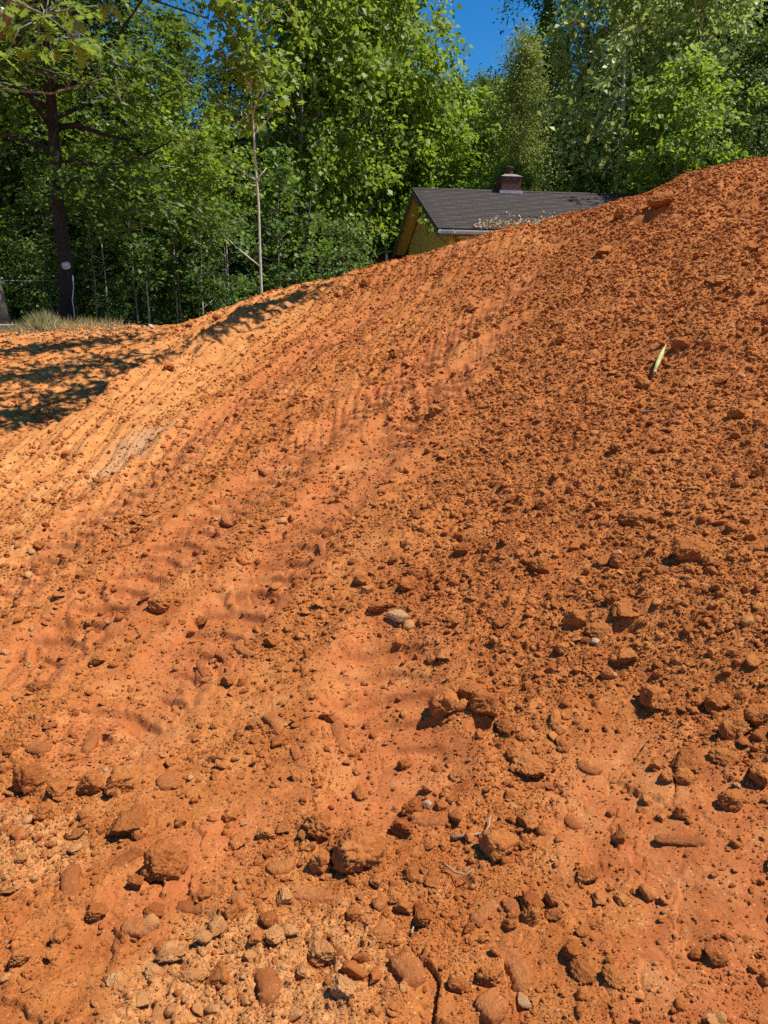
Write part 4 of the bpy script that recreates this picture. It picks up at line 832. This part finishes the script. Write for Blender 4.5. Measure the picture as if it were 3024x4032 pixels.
NAMES = dict(zip([q[:2] for q in _all], which([(q[0], q[1], '%s %s %s' % ('small' if q[2] < 60 else 'midsized' if q[2] < 95 else 'large', {'r': 'rounded', 'b': 'angular', 's': 'flat'}[q[3]], 'pale lump' if q[4] == 'P' else 'clod')) for q in _all])))
prep_px([(q[0], q[1]) for l_ in (H_MID, H_RIGHT, H_LEFT, H_FRONT, H_FRONT2) for q in l_])
hero(H_MID, 'loose orange clay clod on the middle of the slope', 'clods on the middle slope')
hero(H_RIGHT, 'orange clay clod standing out of the crumbly rubble at right', 'clods in the right rubble')
hero(H_LEFT, 'brown orange clay clod on the trampled ground at left', 'clods on the left ground')
hero(H_FRONT, 'pale broken clay slab among the gravel at the bottom', 'pale slabs in the foreground gravel', 'pale_clay_lump')
hero(H_FRONT2, 'clay clod among broken lumps in the near foreground', 'clods in the near foreground')
# moulded lugs pressed out by tyres: bent, rounded bars half sunk in the clay
def lug_mesh(seed):
    rng = np.random.default_rng(seed); n, k = 30, 18; V = []; F = []
    bend = rng.uniform(-0.16, 0.16)
    for i in range(n + 1):
        t = i / n * 2 - 1; e = max(0.0, 1 - abs(t) ** 6) ** 0.5; e = max(e, 0.02)
        for j in range(k):
            a = 2 * math.pi * j / k; ca, sa = math.cos(a), math.sin(a); V.append((t, bend * t * t + 0.20 * e * math.copysign(abs(ca) ** 0.7, ca), 0.15 * e * math.copysign(abs(sa) ** 0.75, sa)))
        if i:
            for j in range(k): F.append(((i-1)*k + j, i*k + j, i*k + (j+1) % k, (i-1)*k + (j+1) % k))
    V = np.array(V); nz = 0.045 * gnoise(V[:, 0] * 4 + seed, V[:, 1] * 7 + V[:, 2] * 9, 3) + 0.035 * gnoise(V[:, 0] * 13, V[:, 1] * 20 + V[:, 2] * 23 + seed, 4)
    V[:, 1] *= 1 + nz * 6; V[:, 2] *= 1 + nz * 6
    V[:, 0] += 0.10 * gnoise(V[:, 1] * 9 + seed, V[:, 2] * 9, 8) * (np.abs(V[:, 0]) > 0.7) + 0.06 * gnoise(V[:, 1] * 22 + seed, V[:, 2] * 22, 18) * (np.abs(V[:, 0]) > 0.7)
    me = new_mesh('clay_lug', V, np.array(F)); smooth(me); me.materials.append(M['lug']); return me
M['lug'] = dirt_material('pressed_clay', False, (0.96, 0.98, 1.15))
LM = [lug_mesh(s) for s in range(6)]
LUGPX = [(1318, 2815, 1358, 2975, 53, 'long curved clay lug on the smooth middle ground'), (1159, 2955, 1179, 3014, 35, 0), (1265, 2126, 1278, 2186, 30, 0), (1060, 2815, 1113, 2888, 50, 0), (2226, 3176, 2276, 3244, 45, 'short bent clay lug right of the pale round stone'), (1610, 3258, 1776, 3254, 52, 'long arched clay lug above the pale curved root'),
         (2575, 3300, 2795, 3318, 40, 'long thin clay lug lying across the smooth clay at right'), (1858, 3626, 1959, 3534, 55, 0), (2000, 3534, 2042, 3607, 50, 0), (1996, 3727, 2088, 3892, 75, 'thick clay lug slanting down near the bottom, right of middle'), (2272, 2992, 2354, 3038, 45, 0), (2189, 2941, 2244, 2946, 35, 0), (2088, 3088, 2180, 3084, 30, 0), (1895, 3938, 1978, 4032, 90, 'broad clay lug cut off by the bottom edge'),
         (1573, 3782, 1656, 3910, 90, 0), (1766, 3052, 1830, 3033, 40, 0), (271, 3442, 289, 3605, 62, 'upright clay lug beside the lower left gravel'), (687, 3587, 868, 3596, 48, 'straight clay lug below the dark slot at lower left'), (1139, 3515, 1320, 3542, 60, 0), (488, 3695, 578, 3705, 65, 0), (1049, 3849, 1076, 3994, 72, 0), (434, 3442, 560, 3352, 55, 0), (1049, 3442, 1166, 3406, 60, 0), (921, 2525, 981, 2578, 40, 0), (716, 2664, 762, 2717, 45, 0),
         (782, 2611, 812, 2677, 30, 0), (371, 2870, 345, 2962, 48, 0), (424, 2840, 490, 2830, 25, 0), (888, 2459, 915, 2439, 25, 0), (119, 2389, 166, 2386, 24, 0), (219, 2386, 258, 2366, 24, 0), (119, 2962, 192, 2982, 60, 0), (1013, 1836, 1056, 1865, 24, 0), (933, 1967, 962, 1985, 22, 0), (879, 2017, 897, 2061, 30, 0), (528, 2133, 571, 2122, 22, 0), (984, 1789, 1042, 1779, 22, 0), (1411, 1457, 1428, 1487, 22, 0),
         (1617, 1491, 1670, 1507, 24, 0), (1444, 1650, 1474, 1670, 26, 0), (1530, 1636, 1540, 1663, 20, 0), (1636, 1583, 1650, 1607, 18, 0), (1424, 1716, 1431, 1743, 20, 0), (1159, 1762, 1199, 1809, 26, 0), (1033, 1922, 1060, 1975, 32, 0), (860, 2560, 905, 2600, 30, 0), (640, 3054, 669, 3117, 70, 0)]
prep([tuple((hit(a, b)[0] + hit(c, d)[0])[:2] / 2) for a, b, c, d, w, lb in LUGPX])
lugl = which([((q[0] + q[2]) / 2, (q[1] + q[3]) / 2, ('short' if math.hypot(q[2] - q[0], q[3] - q[1]) < 70 else 'long') + ' clay bar') for q in LUGPX])
for i, (a, b, c, d, w, lb) in enumerate(LUGPX):
    p, t = hit(a, b); q, t2 = hit(c, d); mid = (p + q) / 2; L = np.linalg.norm(q - p); W = w / FPX * (t + t2) / 2
    o = obj('clay_lug', LM[i % 6]); n = normal_at(mid[0], mid[1]); xd = Vector(q - p).normalized(); yd = n.cross(xd).normalized(); n2 = xd.cross(yd)
    o.rotation_mode = 'QUATERNION'; o.rotation_quaternion = Matrix((xd, yd, n2)).transposed().to_quaternion()
    o.scale = (L / 2, W / 0.4, W / 0.4 * 0.85); z = ground_z(mid[0], mid[1]); o.location = Vector((mid[0], mid[1], z)) - n * W * 0.04
    tag(o, lb or lugl[i], 'clay lump', 'pressed clay lugs from tyre treads')

# crumbs: countless, one object
def scatter(name, label, N, seed, accept, smin, smax, meshes, alpha=2.0, rmin=1.35, rmax=15.5, azr=(-31, 31), sink=0.25):
    rng = np.random.default_rng(seed); az = np.radians(rng.uniform(*azr, N)); r = np.exp(rng.uniform(math.log(rmin), math.log(rmax), N)); x = r * np.sin(az); y = r * np.cos(az)
    Z = zones(x, y); keep = rng.random(N) < accept(Z, x, y, r); x, y, r = x[keep], y[keep], r[keep]; n = len(x)
    s = r * smin * rng.random(n) ** (-1.0 / alpha); s = np.minimum(s, smax); z = terrain(x, y) + s * sink
    me = bpy.data.meshes.new(name); me.vertices.add(n); me.vertices.foreach_set('co', np.column_stack([x, y, z]).astype(np.float32).ravel())
    a = me.attributes.new('siz', 'FLOAT_VECTOR', 'POINT'); a.data.foreach_set('vector', (s[:, None] * rng.uniform(0.75, 1.25, (n, 3))).astype(np.float32).ravel())
    a = me.attributes.new('rot', 'FLOAT_VECTOR', 'POINT'); a.data.foreach_set('vector', np.column_stack([rng.uniform(-0.6, 0.6, n), rng.uniform(-0.6, 0.6, n), rng.uniform(0, 6.28, n)]).astype(np.float32).ravel())
    a = me.attributes.new('pick', 'INT', 'POINT'); a.data.foreach_set('value', rng.integers(0, len(meshes), n).astype(np.int32))
    c = bpy.data.collections.new(name + '_shapes')
    for k, m_ in enumerate(meshes): c.objects.link(bpy.data.objects.new('%s_shape_%02d' % (name, k), m_))
    o = obj(name, me); tag(o, label, 'rubble', kind='stuff')
    ng = bpy.data.node_groups.new(name, 'GeometryNodeTree'); ng.interface.new_socket('Geometry', in_out='INPUT', socket_type='NodeSocketGeometry'); ng.interface.new_socket('Geometry', in_out='OUTPUT', socket_type='NodeSocketGeometry')
    gi = ng.nodes.new('NodeGroupInput'); go = ng.nodes.new('NodeGroupOutput'); ip = ng.nodes.new('GeometryNodeInstanceOnPoints'); ci = ng.nodes.new('GeometryNodeCollectionInfo')
    ci.inputs['Collection'].default_value = c; ci.inputs['Separate Children'].default_value = True; ci.inputs['Reset Children'].default_value = True
    def attr(nm, ty):
        q = ng.nodes.new('GeometryNodeInputNamedAttribute'); q.data_type = ty; q.inputs['Name'].default_value = nm; return q.outputs['Attribute']
    er = ng.nodes.new('FunctionNodeEulerToRotation'); l = ng.links
    m2p = ng.nodes.new('GeometryNodeMeshToPoints')
    l.new(gi.outputs[0], m2p.inputs['Mesh']); l.new(m2p.outputs[0], ip.inputs['Points']); l.new(ci.outputs[0], ip.inputs['Instance']); ip.inputs['Pick Instance'].default_value = True
    l.new(attr('pick', 'INT'), ip.inputs['Instance Index']); l.new(attr('rot', 'FLOAT_VECTOR'), er.inputs[0]); l.new(er.outputs[0], ip.inputs['Rotation']); l.new(attr('siz', 'FLOAT_VECTOR'), ip.inputs['Scale']); l.new(ip.outputs[0], go.inputs[0])
    md = o.modifiers.new('scatter', 'NODES'); md.node_group = ng; return o
CR = []
for i in range(10):
    m_ = clod_mesh('crumb', 300 + i, 3 if i < 5 else 2, ('round', 'block', 'block', 'slab', 'round')[i % 5], 0.26); m_.materials.append(M['crumb']); CR.append(m_)
CH = []
for i in range(8):
    m_ = clod_mesh('chunk', 360 + i, 4 if i < 4 else 3, ('block', 'slab')[i % 2], 0.22); m_.materials.append(M['clod']); CH.append(m_)
CRP = []
for i in range(6):
    m_ = clod_mesh('pebble', 330 + i, 3, ('block', 'slab', 'round')[i % 3], 0.2); m_.materials.append(M['pale_clod']); CRP.append(m_)
patchf = lambda x, y: sstep(-0.15, 0.25, fbm(x * 2.0, y * 2.0, 501, 3))
scatter('clay_crumbs', 'countless orange clay crumbs strewn over the slope', 360000, 1, lambda Z, x, y, r: np.clip((0.22 + 0.48 * patchf(x, y)) * (1 - 0.5 * Z['comp']) * (1 - 0.6 * Z['left']) + Z['rub'] * (0.35 + 0.5 * patchf(x + 7, y)), 0, 1) * (1 - Z['far']) * (1 - 0.5 * Z['gr']), 0.00098, 0.028, CR, 2.6)
scatter('clay_chunks', 'broken angular clay chunks scattered between the larger clods', 3200, 6, lambda Z, x, y, r: np.clip((0.15 + 0.85 * patchf(x + 3, y)) * (1 - 0.7 * Z['comp']) * (1 - 0.8 * Z['left']) * (1 - 0.55 * Z['rub']) * (1 - Z['far']), 0, 1), 0.0038, 0.040, CH, 2.4)
scatter('pale_gravel', 'pale gravel and broken clay bits in the lower left foreground', 70000, 2, lambda Z, x, y, r: (Z['gr'] * 0.95 + 0.025 + 0.03 * patchf(x, y)) * (1 - Z['far']), 0.0011, 0.030, CRP, 2.2)

# ------------------------------------------------------------------ small things on the ground
def ribbon(name, pts, wid, mat, label, cat, thick=0.004, sides=None):
    m = MB(); m.tube(pts, wid, 7); me = m.mesh(name, True); o = obj(name, me, mat); return tag(o, label, cat)
def gpt(u, v, lift=0.0):
    p, t = hit(u, v); z = max(ground_z(p[0], p[1]), p[2] - 0.01); return np.array([p[0], p[1], z + lift])
def stick(pix, r, label, mat='stick', name='stick', lift=0.012):
    pts = [gpt(u, v, lift) for u, v in pix]; ribbon(name, pts, [r * (1 - 0.5 * i / max(1, len(pts) - 1)) for i in range(len(pts))], M[mat], label, 'stick')
stick([(1782, 3310), (1830, 3298), (1880, 3292), (1928, 3284)], 0.0055, 'pale curved root lying left of the domed clod in the foreground', name='root')
stick([(1905, 3300), (1925, 3268), (1930, 3240)], 0.004, 'thin pale straw standing at the end of the curved root', name='straw', lift=0.02)
stick([(1750, 3432), (1790, 3452), (1830, 3462), (1868, 3448)], 0.004, 'bent grey twig over the dark hollow in the foreground', name='twig', lift=0.025)
stick([(1620, 3690), (1628, 3665)], 0.004, 'tiny pale splinter near the bottom middle', name='splinter')
stick([(1255, 1328), (1272, 1306), (1284, 1300)], 0.022, 'white wood splinter lying on the upper slope', name='wood_splinter')
stick([(920, 1522), (945, 1512), (958, 1516)], 0.014, 'small white chip of wood left of the wheel prints', name='wood_chip')
stick([(1000, 2835), (1010, 2865)], 0.003, 'thin dry straw on the smooth ground left of middle', name='straw')
stick([(2520, 1632), (2590, 1622)], 0.006, 'thin straw lying in the rubble below the husk', name='straw')
# yellow-green husk: a curled, tapering sheath
pts = [gpt(u, v, 0.03) for u, v in ((2578, 1474), (2590, 1440), (2602, 1410), (2614, 1384), (2622, 1368))]
V = []; F = []; ww = [0.013, 0.020, 0.018, 0.011, 0.003]
for i, p in enumerate(pts):
    for j in range(5):
        a = (j / 4 - 0.5) * 2.2; V.append((p[0] + ww[i] * math.sin(a), p[1] - 0.3 * ww[i] * math.cos(a), p[2] + ww[i] * math.cos(a) * 0.7))
for i in range(4):
    for j in range(4): F.append((i*5+j, i*5+j+1, (i+1)*5+j+1, (i+1)*5+j))
b = MB(); b.add(V, F); me = b.mesh('husk', True); hk = obj('husk', me, M['husk']); md = hk.modifiers.new('thick', 'SOLIDIFY'); md.thickness = 0.004
tag(hk, 'yellow green curled husk lying on the right slope', 'husk')
stm = MB(); p = gpt(2576, 1480, 0.03); stm.tube([pts[0], p + np.array([0, 0, 0.0])], [0.013, 0.012], 7); obj('stub', stm.mesh('stub', True), M['whitestone'], hk)
def stone(u, v, w, label, mat='stone', kind='slab', name='stone'):
    me = clod_mesh(name, int(u + v), 4, kind, 0.10); me.materials.append(M[mat]); o = obj(name, me); p, t = hit(u, v); r = w / FPX * t * 0.5; o.scale = (r, r * 0.9, r); put(o, u, v, r * 0.22, rc.uniform(-0.5, 0.5)); tag(o, label, 'stone')
stone(1575, 2424, 118, 'pale brown stone slab at the edge of the rubble, beside a clay block', kind='block')
stone(2020, 3182, 52, 'pale round flat stone above the short bent lug', kind='slab')
stone(2062, 3942, 66, 'pale flat stone at the bottom, right of the thick lug')
stone(2408, 2640, 48, 'clod with white patches at the foot of the rubble', 'whitestone')
stone(2345, 2530, 50, 'white flecked flat stone half buried in the rubble', 'whitestone')
stone(2874, 1404, 18, 'small white stone right of the husk', 'whitestone', 'round')
stone(246, 2343, 26, 'small pale stone chip on the smooth ground at left')
stone(113, 2602, 26, 'small pale chip at the left edge of the ground')
stone(417, 3050, 28, 'small white chip above the row of clods at lower left', 'whitestone')
stone(2323, 3862, 16, 'tiny white pebble below the brick shaped block', 'whitestone', 'round')
stone(1379, 2152, 34, 'thin pale chip on the smooth middle slope', 'stone')
stone(1945, 2433, 26, 'small cream stone in the rubble right of the stone slab', 'whitestone', 'block')
stone(2775, 2327, 40, 'cream stone lying in the right rubble', 'stone')
stone(1684, 3170, 40, 'small pale lump above the arched clay lug', 'whitestone', 'round')

# ------------------------------------------------------------------ things by the left trees
b = MB(); b.box(-0.32, 0.32, -0.07, 0.07, 0, 0.045); pk = obj('plank', b.mesh('plank'), M['plank']); p = gpt(20, 1297); pk.location = (p[0] - 0.05, p[1] - 0.2, p[2] + 0.05); pk.rotation_euler = (0.1, 0.02, 0.1); tag(pk, 'weathered grey plank at the foot of the left edge tree', 'plank')
ox, oy, oz = oak.location
b = MB(); b.tube([(0, 0, 0), (0, 0, 0.08)], 0.085, 16); b.tube([(0, 0, 0.08), (0, 0, 0.10)], [0.075, 0.03], 16)
pt = P(262, 1052, oy - 0.2); cpn = obj('white_cap', b.mesh('white_cap'), M['white'], None, (pt[0], oy - 0.19, pt[2])); cpn.rotation_euler = (R(35), 0, 0); tag(cpn, 'small white round cap fixed to the oak trunk', 'cap')
b = MB(); b.tube([P(286, 1085, oy - 0.16), P(290, 1130, oy - 0.2), P(285, 1180, oy - 0.22), P(293, 1235, oy - 0.22), P(290, 1275, oy - 0.2)], 0.011, 6); tag(obj('cable', b.mesh('cable', True), M['white']), 'pale cable hanging down the oak trunk', 'cable')
b = MB(); b.tube([P(-20, 1104, 14.9), P(110, 1106, 15.8), P(245, 1103, oy - 0.15)], 0.006, 5); tag(obj('wire', b.mesh('wire', True), M['tin']), 'thin wire strung from the left edge tree to the oak', 'wire')
# dry grass on the lip of the terrace
rng = np.random.default_rng(8); n = 2600; gu = np.where(rng.random(n) < 0.45, rng.normal(165, 40, n), rng.uniform(-80, 480, n)); gy = rng.uniform(12.6, 15.2, n); gx = XU(gu, gy); gz = terrain(gx, gy)
C = np.column_stack([gx, gy, gz - 0.01]); N = rng.normal(0, 1, (n, 3)) * [1, 1, 0.2]; T = rng.normal(0, 0.45, (n, 3)); T[:, 2] = 1.0; S = rng.uniform(0.08, 0.22, n) + 0.18 * (np.abs(gu - 165) < 45) * rng.random(n)
me = leaf_mesh('dry_grass', C, N, T, S, (np.array([[-0.03, 0, 0], [-0.02, 0.6, 0.06], [0, 1, 0.2], [0.02, 0.6, 0.06], [0.03, 0, 0]], float), np.array([[0, 1, 2, 3, 4]]))); tag(obj('dry_grass', me, M['grass']), 'dry yellow green grass tufts on the lip of the left terrace', 'grass', kind='stuff')
# leaf litter on the left terrace
n = 1500; gu = rng.uniform(-60, 620, n); gy = rng.uniform(12.0, 15.5, n); gx = XU(gu, gy); C = np.column_stack([gx, gy, terrain(gx, gy) + 0.012]); N = rng.normal(0, 0.5, (n, 3)) + [0, 0, 1]
tag(obj('leaf_litter', leaf_mesh('leaf_litter', C, N, rng.normal(0, 1, (n, 3)), rng.uniform(0.04, 0.09, n), DIAMOND), M['dryleaf']), 'dry brown leaves scattered under the left trees', 'leaves', kind='stuff')
# fallen leaves on the roof and in the gutter
n = 2300; lx = np.where(rng.random(n) < 0.7, rng.normal(3.1, 0.9, n), rng.uniform(0.6, 8, n)); ly = np.abs(rng.normal(0, 0.38, n)) * (0.5 + 0.5 * np.clip(lx / 3, 0, 1.2)); k = (lx > 0.9) & (lx < 9) & (ly < 2.6); lx, ly = lx[k], ly[k]; n = len(lx)
pile = 0.07 * np.exp(-(ly / 0.35) ** 2) * np.exp(-((lx - 3.2) / 0.9) ** 2); C = np.column_stack([lx, ly - 0.06, EZ + (RZ - EZ) * ly / RUN + 0.03 + pile * rng.random(n)])
ro = obj('roof_leaves', leaf_mesh('roof_leaves', C, rng.normal(0, 0.6, (n, 3)) + [0, -0.4, 1], rng.normal(0, 1, (n, 3)), rng.uniform(0.05, 0.11, n), DIAMOND), M['dryleaf'], None, house.location); ro.rotation_euler = (0, 0, ROT); tag(ro, 'dry pale leaves piled along the roof edge and gutter', 'leaves', kind='stuff')

# ------------------------------------------------------------------ vine on the gable corner
vine = empty('climbing_vine', house.location, ROT); tag(vine, 'yellow green vine climbing over the gable corner of the house', 'vine')
rv = random.Random(3); vm = MB(); stem = [(0.45, 0.45, 0.0), (0.40, 0.46, EZ * 0.5), (0.35, 0.42, EZ - 0.35), (0.0, 0.35, EZ - 0.05), (-0.05, 0.9, EZ + 0.28), (-0.05, 1.7, EZ + 0.68)]
vm.tube(stem, [0.016, 0.014, 0.012, 0.010, 0.008, 0.004], 6); obj('stem', vm.mesh('stem', True), M['barkgrey'], vine)
lv = MB(); tv, tf = MAPLE; lv.add(tv, tf); vme = lv.mesh('leaf'); vme.materials.append(M['vine'])
def vleaf(x, y, z, n, s):
    o = obj('leaf', vme, None, vine, (x, y, z)); o.rotation_euler = (Vector(n).to_track_quat('Z', 'Y') @ Matrix.Rotation(rv.uniform(0, 6.28), 3, 'Z').to_quaternion()).to_euler(); o.scale = (s, s, s)
for k in range(44):
    t = rv.random(); y = 0.15 + 1.75 * t; z = EZ + (RZ - EZ) * y / RUN - 0.10 - abs(rv.gauss(0, 0.16)) + 0.04
    vleaf(-0.06 - abs(rv.gauss(0, 0.06)), y, z, (-0.8 + rv.gauss(0, 0.4), -0.4 + rv.gauss(0, 0.4), 0.6 + rv.gauss(0, 0.3)), rv.uniform(0.10, 0.17))
for k in range(40):
    x = 0.42 + abs(rv.gauss(0, 0.36)); z = EZ - 0.25 - rv.random() * 1.1 * (1 - 0.4 * min(1, x)); vleaf(x, 0.44 + rv.uniform(-0.08, 0.04), z, (rv.gauss(0, 0.4), -1, 0.5 + rv.gauss(0, 0.3)), rv.uniform(0.11, 0.18))

# ------------------------------------------------------------------ overhanging oak bough, close to the camera at upper left
nx_, ny_ = -6.2, 7.2; nz_ = ground_z(nx_, ny_)
noak = empty('overhanging_oak', (nx_, ny_, nz_)); tag(noak, 'oak reaching in at upper left with large lobed leaves close to the camera', 'tree')
w_, c_ = gen_tree('near_oak', 31, 10.5, 4.6, 2.5, 0.17, 22, 8, 26, 0.17, OAK_LOW, 'wide', 0.42, 0.5, rise=(0.2, 0.7), up=0.9); obj('trunk', w_, M['bark'], noak); obj('crown', c_, M['oak'], noak)
inv = np.array([nx_, ny_, nz_]); bo = MB(); limb = [np.array([nx_, ny_, nz_ + 4.3]), P(-700, 0, 7.1), P(-300, -40, 6.9), P(-30, -30, 6.8), P(180, 60, 6.7), P(300, 150, 6.6)]
bo.tube([p - inv for p in limb], [0.035, 0.018, 0.013, 0.010, 0.008, 0.005], 6)
ol = MB(); tv, tf = OAK; ol.add(tv, tf); olm = ol.mesh('leaf', True); olm.materials.append(M['bigleaf']); ro_ = random.Random(9)
ros = [(20, 30, 6.9), (70, 95, 6.7), (110, 20, 6.8), (165, 70, 6.6), (180, 130, 6.7), (60, 190, 6.6), (215, 205, 6.5), (262, 160, 6.6), (300, 80, 6.7), (320, 190, 6.5), (345, 150, 6.6), (240, 30, 6.9), (10, 120, 6.8), (20, 230, 6.5), (140, 195, 6.6), (360, 50, 6.9), (430, 20, 7.1), (-50, 60, 6.7), (-60, 180, 6.7), (310, 12, 6.9), (90, -30, 7.0), (200, -40, 7.0)]
bough = None; twg = []
for u, v, y in ros:
    c = P(u, v, y); k = min(range(2, len(limb)), key=lambda i: np.linalg.norm(limb[i] - c)); a = limb[k] - inv; e = c - inv
    bo.tube([a, (a + e) / 2 + np.array([ro_.gauss(0, 0.03), ro_.gauss(0, 0.03), 0.04]), e], [0.008, 0.006, 0.003], 5)
bo.tube([P(350, 190, 6.5) - inv, P(385, 215, 6.5) - inv, P(395, 262, 6.5) - inv, P(380, 305, 6.5) - inv], [0.005, 0.004, 0.003, 0.002], 5)
bough = obj('bough', bo.mesh('bough', True), M['barkgrey'], noak)
for u, v, y in ros:
    c = P(u, v, y) - inv
    for k in range(ro_.randint(4, 6)):
        az = ro_.uniform(0, 6.28); d = Vector((math.cos(az), math.sin(az), ro_.uniform(-1.1, 0.1))).normalized(); n = Vector((ro_.gauss(0, 0.4), ro_.gauss(0, 0.4), 1)); n = (n - d * n.dot(d)).normalized(); xx = d.cross(n)
        o = obj('leaf', olm, None, bough, c); o.rotation_euler = Matrix((xx, d, n)).transposed().to_euler(); s = ro_.uniform(0.11, 0.17); o.scale = (s, s, s)
print('trees in wood', nbg, 'lugs', len(LUGS))
